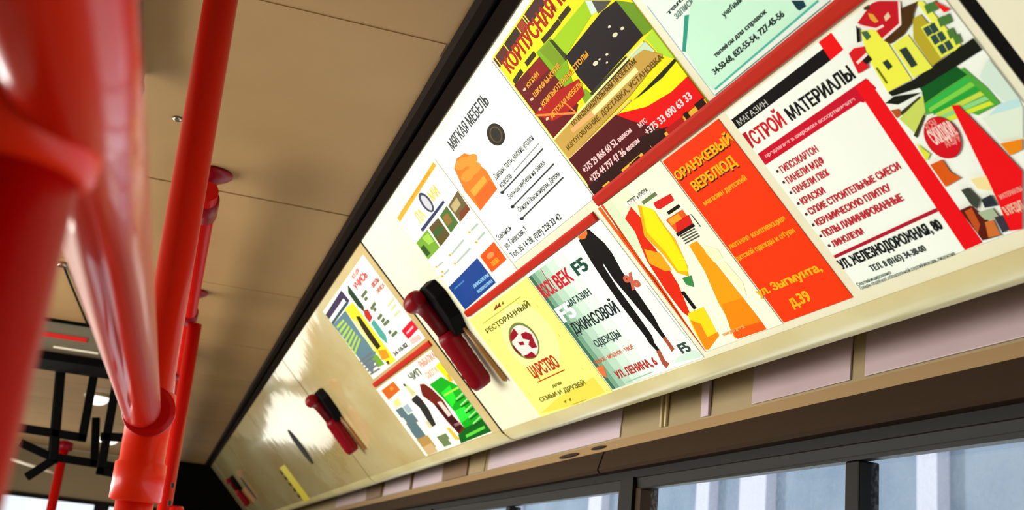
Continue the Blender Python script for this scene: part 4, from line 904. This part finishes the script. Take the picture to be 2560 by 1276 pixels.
        ('T', 'F4A42A', 'СКИДКА', 236, 29.1, 36.2, 7.5, 0.03),
    ]),
    ('pens', (-2772, -2190, -247, -34), 'F5F6EA', [
        ('P', '3A2E4C', [(0.3, 203.2), (271.4, 207), (276.5, 175.4), (248.3, 175.5), (233.2, 191.1), (2.5, 185.4)]),
        ('P', '2E4A55', [(2.5, 185.4), (0.3, 171.1), (255.7, 173.6), (251.9, 180.4)]),
        ('P', 'F0F0F0', [(0.3, 187.9), (241.9, 190.3), (243.2, 181.2), (0.3, 178.3)]),
        ('P', '5A7A86', [(0.3, 171.1), (190.3, 169.8), (176.3, 107.9), (185.2, 46.6), (28.1, 10.5), (10, 51.6)]),
        ('P', 'A8C84A', [(17.1, 161.5), (122, 159.7), (119.7, 154.2), (17.3, 155.2)]),
        ('P', 'A8C84A', [(11.6, 148.6), (125.9, 149.7), (123.6, 144.2), (11.8, 142.3)]),
        ('P', 'A8C84A', [(6.1, 135.7), (129.7, 139.7), (127.4, 134.2), (6.2, 129.4)]),
        ('P', 'A8C84A', [(0.5, 122.8), (133.5, 129.7), (131.2, 124.2), (0.7, 116.4)]),
        ('P', 'A8C84A', [(0.3, 109.8), (137.2, 119.8), (135, 114.3), (0.3, 103.4)]),
        ('P', 'A8C84A', [(0.3, 96.7), (141, 109.9), (138.8, 104.4), (0.3, 90.4)]),
        ('P', 'A8C84A', [(0.3, 83.7), (144.8, 100.1), (142.5, 94.5), (0.3, 77.3)]),
        ('P', 'F0DC2A', [(192.2, 172.3), (290, 167.6), (289.6, 2.1), (210.8, 3.2), (185.2, 46.6), (187.5, 123.1)]),
        ('P', '2A1E10', [(236.1, 140.8), (265.5, 133.6), (256.3, 49.2), (210.8, 48.6), (207, 100.9)]),
        ('P', 'E8E08A', [(191, 140), (221.4, 132.7), (202.3, 51.9), (175.5, 51.6)]),
        ('P', 'E88A1A', [(211.8, 47), (276.4, 36.3), (262.4, 16.2), (185.7, 22.8)]),
        ('P', '5A3A10', [(210.6, 14.9), (238.6, 12.3), (224, 3.5), (201.3, 8)]),
        ('P', '6A9A2A', [(122.5, 47.5), (181.5, 41.5), (186, 11), (113.1, 16.1)]),
        ('P', '6A6A70', [(0.3, 52.5), (154, 50.6), (154.1, 55.6), (0.3, 57.5)]),
        ('P', '6A6A70', [(0.3, 42.4), (146.4, 40.2), (146.4, 45.2), (0.3, 47.4)]),
        ('P', '6A6A70', [(0.3, 32.3), (138.7, 29.7), (138.8, 34.7), (0.3, 37.3)]),
        ('P', '6A6A70', [(2.3, 22.2), (130.9, 19.2), (131.1, 24.2), (2.5, 27.2)]),
        ('P', '6A6A70', [(5.6, 12.2), (123.2, 8.6), (123.3, 13.6), (5.7, 17.2)]),
        ('P', '1E3A24', [(346.1, 202.1), (347.3, 183.5), (346.3, 141.8), (318.9, 131.8), (304.5, 152.5), (305.6, 189.2)]),
        ('P', 'B02A22', [(325.8, 135.8), (358.5, 130.3), (348.6, 110.5), (302.7, 106), (301.5, 124.8)]),
        ('P', '4A9A90', [(307.2, 103.5), (348.7, 104.8), (349.5, 60), (317.1, 41.8), (297.3, 66)]),
        ('T', 'C83A42', 'УЧИСЬ', 375.3, 177, 141.7, 15.1, 0.03),
        ('T', 'D86A6A', 'ВСЁ ДЛЯ', 412.1, 198.6, 75.8, 8, 0.02),
        ('T', 'B84A48', 'ШКОЛЫ', 496.4, 151.3, 68.9, 9.8, 0.02),
        ('T', 'C86A5A', 'ОФИСА', 496.6, 135.1, 76.8, 9.1, 0.02),
        ('P', '5A6A4A', [(378.2, 155.1), (442.5, 155.6), (442.4, 162.6), (378.1, 162.1)]),
        ('P', '5A6A4A', [(383.3, 145.4), (414.5, 145.4), (414.5, 152.4), (383.3, 152.4)]),
        ('P', '5A6A4A', [(378.8, 121.7), (439.9, 123.9), (439.7, 130.9), (378.6, 128.7)]),
        ('P', '5A6A4A', [(391.4, 114.4), (416.7, 114.9), (416.6, 121.9), (391.2, 121.4)]),
        ('P', '5A6A4A', [(376, 94.8), (426.8, 96.1), (426.6, 103.1), (375.8, 101.8)]),
        ('P', '5A6A4A', [(387.9, 83.7), (423.9, 86), (423.4, 92.9), (387.5, 90.6)]),
        ('P', '5A6A4A', [(386.2, 75.8), (443, 75.8), (443, 82.8), (386.2, 82.8)]),
        ('P', '5A6A4A', [(380, 55.1), (405.6, 56.2), (405.3, 63.2), (379.8, 62.1)]),
        ('P', '5A6A4A', [(385.1, 45.7), (442, 46.4), (441.9, 53.4), (385, 52.7)]),
        ('P', 'C8CCA0', [(501.7, 99.6), (572.5, 102.1), (572.4, 107.1), (501.6, 104.6)]),
        ('P', 'C8CCA0', [(501.9, 89), (558.3, 90.4), (558.1, 95.4), (501.8, 94)]),
        ('P', 'C8CCA0', [(492.9, 75.4), (555.5, 75.6), (555.5, 80.6), (492.9, 80.4)]),
        ('P', 'C8142E', [(472.6, 44.2), (581.2, 47.4), (581.7, 24.8), (476.9, 20.6)]),
        ('P', 'F0B0B0', [(495.2, 30.5), (564.9, 32.6), (564.8, 36.6), (495.1, 34.5)]),
        ('T', '4A4A50', '24-10-82', 304.6, 10.2, 141.2, 9.9, 0.03),
        ('P', '7A8A70', [(298.6, 0.3), (402.4, 0.3), (402.5, 0.3), (298.6, 0.3)]),
        ('P', 'E0B8B0', [(478.4, 6.3), (559.3, 4.1), (559.6, 16.1), (478.7, 18.3)]),
        ('P', '2A1620', [(0.3, 0.3), (279, 0.3), (281.8, 0.3), (2.8, 0.3)]),
    ]),
    ('green', (-2812, -2208, -484, -272), 'F1F4E4', [
        ('P', 'C8601A', [(34.4, 202.4), (193.3, 203.7), (199.4, 177.5), (39.2, 172.1)]),
        ('P', 'E08A3A', [(123.8, 196), (158.1, 195.8), (152.6, 188.2), (115.3, 187.4)]),
        ('P', 'D8D88A', [(67.7, 161.8), (136, 165.3), (121.1, 144.8), (47.9, 147.2)]),
        ('P', '5A7078', [(33.9, 115.6), (110.7, 114.7), (111, 140.7), (34.2, 141.6)]),
        ('P', '5A7078', [(50.9, 89.7), (158.2, 89.3), (158.3, 115.3), (51, 115.7)]),
        ('P', '5A7078', [(36.3, 72.6), (133.2, 74.3), (132.7, 100.3), (35.9, 98.6)]),
        ('P', '5A7078', [(30.5, 52.7), (132.5, 53), (132.5, 79), (30.4, 78.7)]),
        ('P', '5A7078', [(35.9, 38.7), (130.9, 38.9), (130.9, 64.9), (35.9, 64.7)]),
        ('P', '9AB0B8', [(117.9, 117.1), (175.7, 118.4), (175.2, 140.4), (117.4, 139.1)]),
        ('P', 'B08A4A', [(26, 14.2), (147.4, 13.4), (147.7, 49.4), (26.2, 50.2)]),
        ('P', 'C8A878', [(24.9, 0.3), (134, 1.5), (133.3, 27.5), (24.2, 24.7)]),
        ('P', '6A7A50', [(208, 20.6), (299.5, 20.6), (299.5, 36.6), (208, 36.6)]),
        ('P', '6A7A50', [(210.1, 6.5), (282.7, 6.4), (282.7, 22.4), (210.1, 22.5)]),
        ('T', '4A564A', 'ЧИП', 333.7, 180, 102.5, 17.2, 0.03),
        ('T', 'D88A78', 'РЫБАЛКА', 464.9, 191.5, 140.7, 15.1, 0.02),
        ('T', 'E0A088', 'ОХОТА', 456.3, 164.2, 100.8, 13.9, 0.02),
        ('P', 'C8C890', [(251.4, 182.4), (277.6, 180.6), (300.5, 152.4), (253.9, 146.4)]),
        ('P', '3A3020', [(246.9, 184.6), (268.9, 184.9), (267.3, 177), (250.6, 178.5)]),
        ('P', '2A2826', [(232.6, 144.3), (297.2, 147.5), (307.8, 129.7), (304.9, 103.2), (274.7, 64.2), (227.1, 62.3), (233.9, 83.4), (245.6, 117.5), (225.5, 139.9)]),
        ('P', 'D0C8A0', [(206.8, 84.4), (235.7, 80.4), (234.3, 61.3), (199.9, 63)]),
        ('P', '12A018', [(435.9, 151.7), (547.4, 153.2), (590.9, 128.3), (603.7, 120.2), (603.7, 3.3), (353.5, 1), (377.5, 21.8), (452.5, 33), (468.4, 73.9), (458.7, 110.9)]),
        ('P', '25D82A', [(473.6, 123.7), (560.4, 128.8), (541.2, 97.7), (474.3, 83.1)]),
        ('P', '2BE03A', [(468.4, 73.9), (552.8, 76.2), (556, 51.3), (462.9, 44.3)]),
        ('P', '0A5A14', [(451, 30.6), (603.7, 33.9), (603.7, 3.3), (353.5, 1), (377.5, 21.8)]),
        ('P', '5AC83A', [(428.2, 15.6), (588.4, 20.2), (581.6, 13.8), (420.6, 8.8)]),
        ('P', '9FF08A', [(537, 94.4), (603.7, 99.5), (603.7, 102.5), (536.8, 97.4)]),
        ('P', '0A4A10', [(534.2, 89.9), (603.7, 92.5), (603.7, 95.5), (534.1, 92.9)]),
        ('P', '9FF08A', [(535.1, 78.7), (603.7, 84.5), (603.7, 87.5), (534.9, 81.7)]),
        ('P', '0A4A10', [(532.3, 74.2), (603.7, 77.5), (603.7, 80.5), (532.2, 77.2)]),
        ('P', '9FF08A', [(533.3, 62.9), (603.7, 69.5), (603.7, 72.5), (533, 65.9)]),
        ('P', '0A4A10', [(530.4, 58.4), (603.7, 62.5), (603.7, 65.5), (530.3, 61.4)]),
        ('P', '9FF08A', [(531.4, 47.2), (603.7, 54.5), (603.7, 57.4), (531.1, 50.2)]),
        ('P', '0A4A10', [(528.5, 42.6), (603.7, 47.5), (603.7, 50.5), (528.3, 45.6)]),
        ('P', '9FF08A', [(529.5, 31.4), (603.7, 39.4), (603.7, 42.4), (529.2, 34.4)]),
        ('P', '0A4A10', [(526.6, 26.8), (602.9, 32.4), (602.6, 35.4), (526.4, 29.8)]),
        ('P', 'A8F04A', [(478.2, 113.3), (603.7, 113.9), (603.7, 117.9), (478.2, 117.3)]),
        ('P', 'F0D818', [(559.7, 177.8), (603.7, 180.5), (603.7, 145.4), (589.5, 131), (577, 135.6)]),
        ('P', 'F0A818', [(589.2, 150.4), (603.7, 149.7), (600.3, 133.9), (577, 135.6)]),
        ('P', '6A1A12', [(371.7, 164.2), (406.1, 159.5), (430.7, 141.1), (449.7, 107.2), (438.1, 68.1), (454.1, 30.2), (388.7, 23), (372, 61.8), (367.8, 109.6), (332.8, 139)]),
        ('P', '3A0E10', [(367.8, 109.6), (412.8, 92.4), (439.9, 55.1), (444.8, 36.5), (393.5, 25.1), (383.2, 62.9)]),
        ('P', 'E8C8C0', [(403.1, 109.4), (432.8, 107.3), (436.5, 70.9), (403.8, 67.8)]),
        ('P', 'F0B83A', [(331.2, 48.8), (357.6, 45.3), (366.4, 10), (333.5, 13.9)]),
        ('T', 'D8A0A0', 'СПОРТ', 402.7, 42.3, 54.1, 6, 0),
    ]),
]
PLABEL = {
    'yellow': 'yellow portrait advert with a dark red round emblem, beside the red hammer',
    'jeans': 'pale green clothing advert with long black trousered legs',
    'zoo': 'children\'s shop advert of yellow, orange and red wavy bands',
    'orange': 'plain bright orange sheet with yellow lettering down it',
    'building': 'building materials advert with a red frame and a yellow house',
    'furniture': 'cabinet furniture advert with a yellow heading and dark green kitchen',
    'mint': 'mint green sheet with telephone numbers at the top edge',
    'sofa': 'white soft furniture advert with an orange armchair',
    'floor': 'cream flooring advert with a blue box and an orange square',
    'pens': 'stationery advert with a yellow pencil strip, upper row of second panel',
    'green': 'advert with bright green block, lower row of second panel',
}
for nm, (a0, a1, b0, b1), paper, items in POSTERS:
    root = thing('poster', PLABEL[nm], 'poster', slope((-(b0 + b1) / 2000, -(a0 + a1) / 2000, 0.0005)), 'adverts on the overhead panels')
    A = lambda a, b, h: slope((-(b0 + b) / 1000.0, -(a0 + a) / 1000.0, h))
    mb = MB()
    w, hgt = a1 - a0, b1 - b0
    base = 0.0009
    vs = [A(0, 0, 0.0003), A(w, 0, 0.0003), A(w, hgt, 0.0003), A(0, hgt, 0.0003), A(0, 0, base), A(w, 0, base), A(w, hgt, base), A(0, hgt, base)]
    mb.add(vs, [(0, 1, 2, 3), (4, 5, 6, 7), (0, 1, 5, 4), (1, 2, 6, 5), (2, 3, 7, 6), (3, 0, 4, 7)], ink(paper))
    paper_o = mb.build('sheet', root)
    pr = MB()
    h = base
    for it in items:
        h += STEP
        if it[0] == 'P':
            pr.add([A(x, y, h) for x, y in it[2]], [tuple(range(len(it[2])))], ink(it[1]))
        else:
            _, col, txt, x, y, tw, th, bold = it
            tv, tf = text_mesh(txt, bold)
            if not tv:
                continue
            x0 = min(p[0] for p in tv); x1 = max(p[0] for p in tv)
            kx, ky = tw / (x1 - x0), th / 0.727
            pr.add([A(x + (p[0] - x0) * kx, y + p[1] * ky, h) for p in tv], tf, ink(col))
            if bold:                     # heavier strokes: the letters overprinted once, a hair to the right
                pr.add([A(x + (p[0] - x0 + 0.045) * kx, y + p[1] * ky, h + STEP * 0.4) for p in tv], tf, ink(col))
    # one printed layer over the sheet
    me = bpy.data.meshes.new('print')
    o0 = root.location
    me.from_pydata([tuple(Vector(p) - o0) for p in pr.v], [], pr.f)
    for m in pr.mats:
        me.materials.append(m)
    me.polygons.foreach_set('material_index', pr.mi)
    me.update()
    po = bpy.data.objects.new('print', me)
    COL.objects.link(po)
    po.parent = root

# red holding strips between the poster rows
M_STRIP = mat('red_strip', 'B8220E', 0.4, spec=0.1)
M_STRIP2 = mat('red_strip_orange_end', 'E8501E', 0.3)
for s, ya, yb, lb in ((0.2445, 0.60, 1.236, 'red holding strip under the furniture and mint adverts'),
                      (0.2585, 1.262, 1.892, 'red holding strip under the armchair advert'),
                      (0.2600, 2.182, 2.800, 'thin red holding strip on the second panel')):
    w = 0.0075 if s < 0.25 else 0.0062
    mb = MB()
    mb.prism([slope(q)[::2] for q in ((s - w, 0, 0.0003), (s + w, 0, 0.0003), (s + w, 0, 0.003), (s + w * 0.6, 0, 0.0045), (s - w * 0.6, 0, 0.0045), (s - w, 0, 0.003))], ya, yb, M_STRIP)
    o = mb.build('poster_strip')
    tag(o, lb, 'strip', 'red strips between the adverts')

# small notice far along
root = thing('notice', 'small yellow notice with black print on a far cover panel', 'notice', slope((0.40, 5.19, 0.0005)))
mb = MB(); mb.box((0.300, 5.125, 0.0003), (0.495, 5.33, 0.0009), mat('notice_yellow', 'D8C838', 0.4), slope); mb.build('sheet', root)
mb = MB()
for k in range(5):
    mb.box((0.315 + k * 0.034, 5.335, 0.0003), (0.332 + k * 0.034, 5.40, 0.0012), M_BLACK, slope)
mb.build('print', root)


# ================================================================ EMERGENCY HAMMERS
def hammer(y, label):
    root = thing('emergency_hammer', label, 'hammer', slope((0.28, y, 0)), 'red hammers on the cover panels')
    F = slope
    mb = MB()                                    # black holder plate with raised rim
    n = 10
    out = [(0.172, y - 0.050), (0.166, y - 0.010), (0.172, y + 0.030), (0.20, y + 0.045), (0.275, y + 0.03), (0.285, y - 0.03), (0.25, y - 0.055), (0.20, y - 0.062)]
    for h0, h1, m, k in ((0.0, 0.024, M_BLACK, 1.0),):
        v0 = [F((s, yy, h0)) for s, yy in out]
        v1 = [F((0.225 + (s - 0.225) * 0.93, y + (yy - y) * 0.86, h1)) for s, yy in out]
        q = len(out)
        mb.add(v0 + v1, [(i, (i + 1) % q, q + (i + 1) % q, q + i) for i in range(q)] + [tuple(range(q)), tuple(range(q, 2 * q))], m)
    mb.build('holder', root, bevel=0.003)
    mb = MB()                                    # head: rounded striking block across the shaft
    mb.sweep([F((0.182, y + 0.012 - 0.03, 0.036)), F((0.182, y - 0.012, 0.037)), F((0.183, y, 0.040)), F((0.184, y + 0.02, 0.040)), F((0.185, y + 0.035, 0.038)), F((0.185, y + 0.045, 0.037))],
             [0.012, 0.017, 0.019, 0.019, 0.016, 0.007], M_HAMRED)
    mb.build('head', root)
    mb = MB()                                    # slim shaft
    mb.sweep([F((0.185, y, 0.036)), F((0.215, y + 0.002, 0.032)), F((0.272, y + 0.004, 0.030))], [0.017, 0.015, 0.0135], M_HAMDARK)
    mb.build('shaft', root)
    mb = MB()                                    # grip: ribbed, thick
    path, rad = [], []
    for k in range(15):
        t = k / 14
        path.append(F((0.262 + 0.122 * t, y + 0.004 + 0.012 * t, 0.027)))
        r = 0.0225 if k % 2 == 0 else 0.0212
        if k == 0:
            r = 0.017
        if k == 14:
            r = 0.017
        rad.append(r)
    mb.sweep(path, rad, M_HAMRED)
    mb.build('grip', root)
    mb = MB()                                    # cast shadow of the grip, put in as a thin brown rod
    mb.sweep([F((0.255, y - 0.030, 0.006)), F((0.33, y - 0.036, 0.005)), F((0.395, y - 0.042, 0.005)), F((0.400, y - 0.043, 0.005))], [0.003, 0.004, 0.005, 0.001], mat('shadow_brown', '8A5A20', 0.4))
    mb.build('grip_shadow', root)
    return root


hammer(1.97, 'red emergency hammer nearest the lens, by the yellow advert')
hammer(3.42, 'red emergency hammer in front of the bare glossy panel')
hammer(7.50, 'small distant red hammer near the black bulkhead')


# ================================================================ POLES AND HANDRAILS
def clamp(parent, axis_pt, axis_dir, at, rail_dir, r=0.018, k=1.0, near=False):
    """cast T fitting: two-stage sleeve on the pole, collar for the rail, split line and bolts"""
    ax = Vector(axis_dir).normalized()
    base = Vector(axis_pt)
    z = at
    grow = 0.004 if near else 0.0
    P = lambda q: base + ax * (((z + k * (q - z)) - base.z) / ax.z)
    mb = MB()
    mb.sweep([P(z - 0.082), P(z - 0.080), P(z - 0.046), P(z - 0.044), P(z - 0.012), P(z + 0.012), P(z + 0.022), P(z + 0.024)],
             [r + 0.003, r + grow + 0.0062, r + grow + 0.0062, r + 0.0032, r + 0.0034, r + 0.005, r + 0.004, r + 0.001], M_REDORANGE, 32)
    d = Vector(rail_dir).normalized()
    c = P(z)
    if not near:
      mb.sweep([c + d * 0.012, c + d * 0.036, c + d * 0.038, c + d * 0.046, c + d * 0.047],
             [r + 0.003, r + 0.004, r + 0.0065, r + 0.006, r + 0.001], M_RED, 32)
    o = mb.build('clamp', parent)
    mb = MB()
    mb.sweep([P(z - 0.079) + d * (r + grow + 0.0060), P(z - 0.047) + d * (r + grow + 0.0060)], 0.0012, M_VOID, 8)
    mb.build('split_line', o)
    o.data.update()
    side = d.cross(ax).normalized()
    for zz, sd in ((z - 0.030, 1), (z - 0.066, 1), (z + 0.004, 1)):
        q = MB()
        a = P(zz) + side * (r + 0.004) * -1 + d * 0.004
        q.sweep([a, a - side * 0.006, a - side * 0.0065], [0.005, 0.005, 0.002], M_VOID, 12)
        q.build('bolt', o)
    return o


# pole nearest the lens
np_a, np_b = Vector((-0.0605, 0.315, 0.0)), Vector((-0.0545, 0.315, CEIL - 0.001))
pole0 = thing('grab_pole', 'blurred red pole at the left edge, closest to the lens', 'pole', (np_a.x, np_a.y, 0), 'red poles and rails')
mb = MB(); mb.sweep([np_a, np_b], 0.018, M_RED, 40); mb.build('tube', pole0)
clamp(pole0, np_a, np_b - np_a, Z(0.118), (0.4, 1, 0), k=-1.0, near=True)
# second pole
p1_a, p1_b = Vector((0.0145, 1.205, 0.0)), Vector((-0.040, 1.125, CEIL - 0.001))
pole1 = thing('grab_pole', 'tall red pole with the clamp joint, second from the left', 'pole', (p1_a.x, p1_a.y, 0), 'red poles and rails')
mb = MB(); mb.sweep([p1_a, p1_b], 0.0178, M_POLE, 40); mb.build('tube', pole1)
clamp(pole1, p1_a, p1_b - p1_a, Z(0.127), (-0.01, -1, 0))
# rail between the two, running past the lens
mb = MB(); mb.sweep([(-0.0445, 0.15, Z(0.116)), (-0.0420, 0.318, Z(0.118)), (-0.034, 1.128, Z(0.127))], 0.0172, M_RAILRED, 40)
tag(mb.build('cross_rail'), 'glossy red rail tapering from the near pole down to the clamp', 'rail', 'red poles and rails')
# third pole, hidden behind the second for most of its length
p2 = thing('grab_pole', 'red pole directly behind the clamp, seen along its right side', 'pole', (0.02, 2.9, 0), 'red poles and rails')
mb = MB(); mb.sweep([(0.046, 2.9, 0.0), (-0.004, 2.9, Z(0.567))], 0.0172, M_RED2, 32); mb.build('tube', p2)
mb = MB(); mb.sweep([(0.0345, 2.9, Z(0.06)), (0.0343, 2.9, Z(0.065)), (0.0315, 2.9, Z(0.11)), (0.0313, 2.9, Z(0.115))], [0.018, 0.0205, 0.0205, 0.018], M_RED2, 32); mb.build('collar', p2)

# handrail under the ceiling with its T brackets
hr = thing('ceiling_handrail', 'long dark red handrail hung from the ceiling behind the pole', 'rail', (-0.02, 4.0, Z(0.58)), 'red poles and rails')
mb = MB(); mb.sweep([(-0.022, 1.84, Z(0.585)), (-0.022, 8.3, Z(0.585))], 0.0172, M_RED2, 32); mb.build('tube', hr)
for k in range(7):
    y = 1.93 + 0.96 * k
    mb = MB()
    mb.sweep([(-0.022, y, CEIL - 0.0005), (-0.022, y, CEIL - 0.006), (-0.022, y, CEIL - 0.012), (-0.022, y, CEIL - 0.020), (-0.022, y, Z(0.585))], [0.036, 0.036, 0.028, 0.013, 0.012], M_HAMRED, 28)
    mb.sweep([(-0.022, y - 0.045, Z(0.585)), (-0.022, y - 0.044, Z(0.585)), (-0.022, y + 0.044, Z(0.585)), (-0.022, y + 0.045, Z(0.585))], [0.0175, 0.0215, 0.0215, 0.0175], M_HAMRED, 28)
    mb.build('bracket', hr)

# far thin pole on the left
fp = thing('grab_pole', 'thin far red pole at lower left under a small cap', 'pole', (-0.386, 4.6, 0), 'red poles and rails')
mb = MB(); mb.sweep([(-0.386, 4.6, 0.0), (-0.393, 4.6, Z(0.36))], 0.0172, M_RED2, 24); mb.build('tube', fp)
mb = MB(); mb.sweep([(-0.393, 4.6, Z(0.335)), (-0.393, 4.6, Z(0.34)), (-0.393, 4.6, Z(0.368)), (-0.393, 4.6, Z(0.375))], [0.018, 0.030, 0.030, 0.010], M_HAMRED, 24); mb.build('cap', fp)

# ================================================================ LEFT BACKGROUND
db = thing('display_box', 'grey box hung from the ceiling with a red lit strip', 'sign box', (-0.45, 3.7, Z(0.59)))
mb = MB(); mb.box((-0.78, 3.60, Z(0.545)), (-0.215, 3.80, Z(0.645)), M_GREYBOX); mb.build('housing', db, bevel=0.006)
mb = MB(); mb.box((-0.79, 3.59, Z(0.641)), (-0.205, 3.82, Z(0.6495)), M_BLACKM); mb.build('top_plate', db)
mb = MB(); mb.box((-0.50, 3.597, Z(0.593)), (-0.31, 3.601, Z(0.606)), mat('red_strip_lens', 'C81E1E', 0.3)); mb.build('red_strip', db)
mb = MB(); mb.box((-0.40, 3.597, Z(0.562)), (-0.27, 3.601, Z(0.568)), mat('painted_highlight', 'F4EDDC', 0.2)); mb.build('painted_highlight', db)  # highlight on the box, put in as a white bar
mb = MB(); mb.box((-0.79, 3.58, Z(0.522)), (-0.205, 3.82, Z(0.546)), M_BLACKM); mb.build('bottom_rail', db, bevel=0.003)


def frame_obj(name, label, segs, y, w=0.026):
    mb = MB()
    for (x0, z0), (x1, z1) in segs:
        d = Vector((x1 - x0, 0, z1 - z0))
        n = Vector((-d.z, 0, d.x)).normalized() * (w / 2)
        e = d.normalized() * (w / 2)
        a, b = Vector((x0, y, Z(z0))) - e, Vector((x1, y, Z(z1))) + e
        vs = []
        for yy in (-w / 2, w / 2):
            o = Vector((0, yy, 0))
            vs += [a - n + o, b - n + o, b + n + o, a + n + o]
        mb.add(vs, [(0, 1, 2, 3), (4, 5, 6, 7), (0, 1, 5, 4), (1, 2, 6, 5), (2, 3, 7, 6), (3, 0, 4, 7)], M_BLACKM)
    o = mb.build(name, bevel=0.003)
    tag(o, label, 'frame', 'black frames hung below the grey box')
    return o


frame_obj('hanging_frame', 'black frame with a square corner, under the grey box and left of the rail', [((-0.391, 0.554), (-0.354, 0.263)), ((-0.507, 0.335), (-0.282, 0.330)), ((-0.282, 0.330), (-0.290, 0.627))], 3.85)
frame_obj('hanging_frame', 'longer black frame whose lower rail passes behind the far red pole', [((-0.407, 0.559), (-0.410, 0.682)), ((-0.464, 0.295), (-0.360, 0.262)), ((-0.425, 0.201), (-0.360, 0.262)), ((-0.371, 0.267), (-0.168, 0.261)), ((-0.260, 0.399), (-0.238, 0.265)), ((-0.407, 0.559), (-0.371, 0.267))], 3.98)
frame_obj('hanging_frame', 'black frame partly hidden by the clamp at its right', [((-0.209, 0.515), (-0.201, 0.228)), ((-0.201, 0.228), (-0.106, 0.223)), ((-0.210, 0.333), (-0.129, 0.340))], 3.75)

# ceiling fittings
for k, (x, y, r, lb) in enumerate(((-0.36, 5.3, 0.052, 'white round ceiling lamp seen between the black frames'), (-0.385, 7.3, 0.06, 'farther white ceiling lamp beside the clamp'))):
    t = thing('ceiling_lamp', lb, 'lamp', (x, y, CEIL), 'white lamps on the ceiling')
    mb = MB(); mb.sweep([(x, y, CEIL - 0.0005), (x, y, CEIL - 0.012)], r + 0.008, mat('lamp_rim', 'A89878', 0.4), 28); mb.build('rim', t)
    mb = MB(); mb.ball((x, y, CEIL - 0.012), (r, r, 0.035), M_LAMP); mb.build('cover', t)
    e = M_LAMP.node_tree.nodes['Principled BSDF']
    e.inputs['Emission Color'].default_value = (1, 0.97, 0.92, 1)
    e.inputs['Emission Strength'].default_value = 1.5
hb = thing('roof_hatch', 'brown edged roof hatch behind the near clamp', 'hatch', (-0.45, 1.2, CEIL))
mb = MB(); mb.box((-0.72, 0.95, CEIL - 0.022), (-0.145, 1.55, CEIL - 0.0005), M_CEIL); mb.build('lid', hb, bevel=0.008)
mb = MB(); mb.box((-0.150, 0.94, CEIL - 0.026), (-0.134, 1.56, CEIL - 0.0005), mat('hatch_seal_brown', '4A3626', 0.5)); mb.build('seal', hb, bevel=0.003)
mb = MB(); mb.ball((-0.142, 1.55, CEIL - 0.026), (0.012, 0.03, 0.014), mat('hatch_latch', '2A1612', 0.4)); mb.build('latch', hb)
mb = MB(); mb.sweep([(-0.086, 1.703, CEIL - 0.0002), (-0.086, 1.703, CEIL - 0.004), (-0.086, 1.703, CEIL - 0.006)], [0.008, 0.007, 0.002], M_STEEL, 16)
tag(mb.build('ceiling_screw'), 'single bright screw head in the ceiling left of the pole', 'screw')
mb = MB(); mb.sweep([(-0.334, 2.83, CEIL - 0.004), (-0.330, 3.0, CEIL - 0.006), (-0.322, 3.3, CEIL - 0.006), (-0.317, 3.58, CEIL - 0.004)], 0.003, M_FRAME2, 10)
mb.sweep([(-0.336, 2.82, CEIL - 0.0005), (-0.336, 2.82, CEIL - 0.012)], 0.012, M_STEEL, 14)
tag(mb.build('ceiling_cable'), 'thin dark cable along the ceiling into the grey box', 'cable')
mb = MB(); mb.sweep([(-0.62, 4.62, Z(0.292)), (-0.40, 4.62, Z(0.249))], 0.006, mat('white_bar', 'E8E2D4', 0.3), 12)
tag(mb.build('cross_bar'), 'thin white bar meeting the far red pole', 'bar')

# ================================================================ OUTSIDE THE WINDOWS
fc = thing('building', 'blurred blue grey building with white uprights outside the window', 'building', (6.0, 12.0, 0))
mb = MB(); mb.box((6.0, -6, -0.3), (6.6, 40, 7.0), M_FACADE); mb.build('facade', fc)
for a, b in ((11.70, 12.02), (10.42, 10.98), (7.70, 7.96), (5.2, 5.5), (15.0, 15.5), (19, 19.5), (24, 24.6)):
    q = MB(); q.box((5.88, a, -0.3), (6.0, b, 6.6), M_PILASTER); q.build('pilaster', fc)
mb = MB(); mb.box((-30, -30, -0.75), (30, 60, -0.65), M_ROAD); mb.build('trim_road', kind='structure')
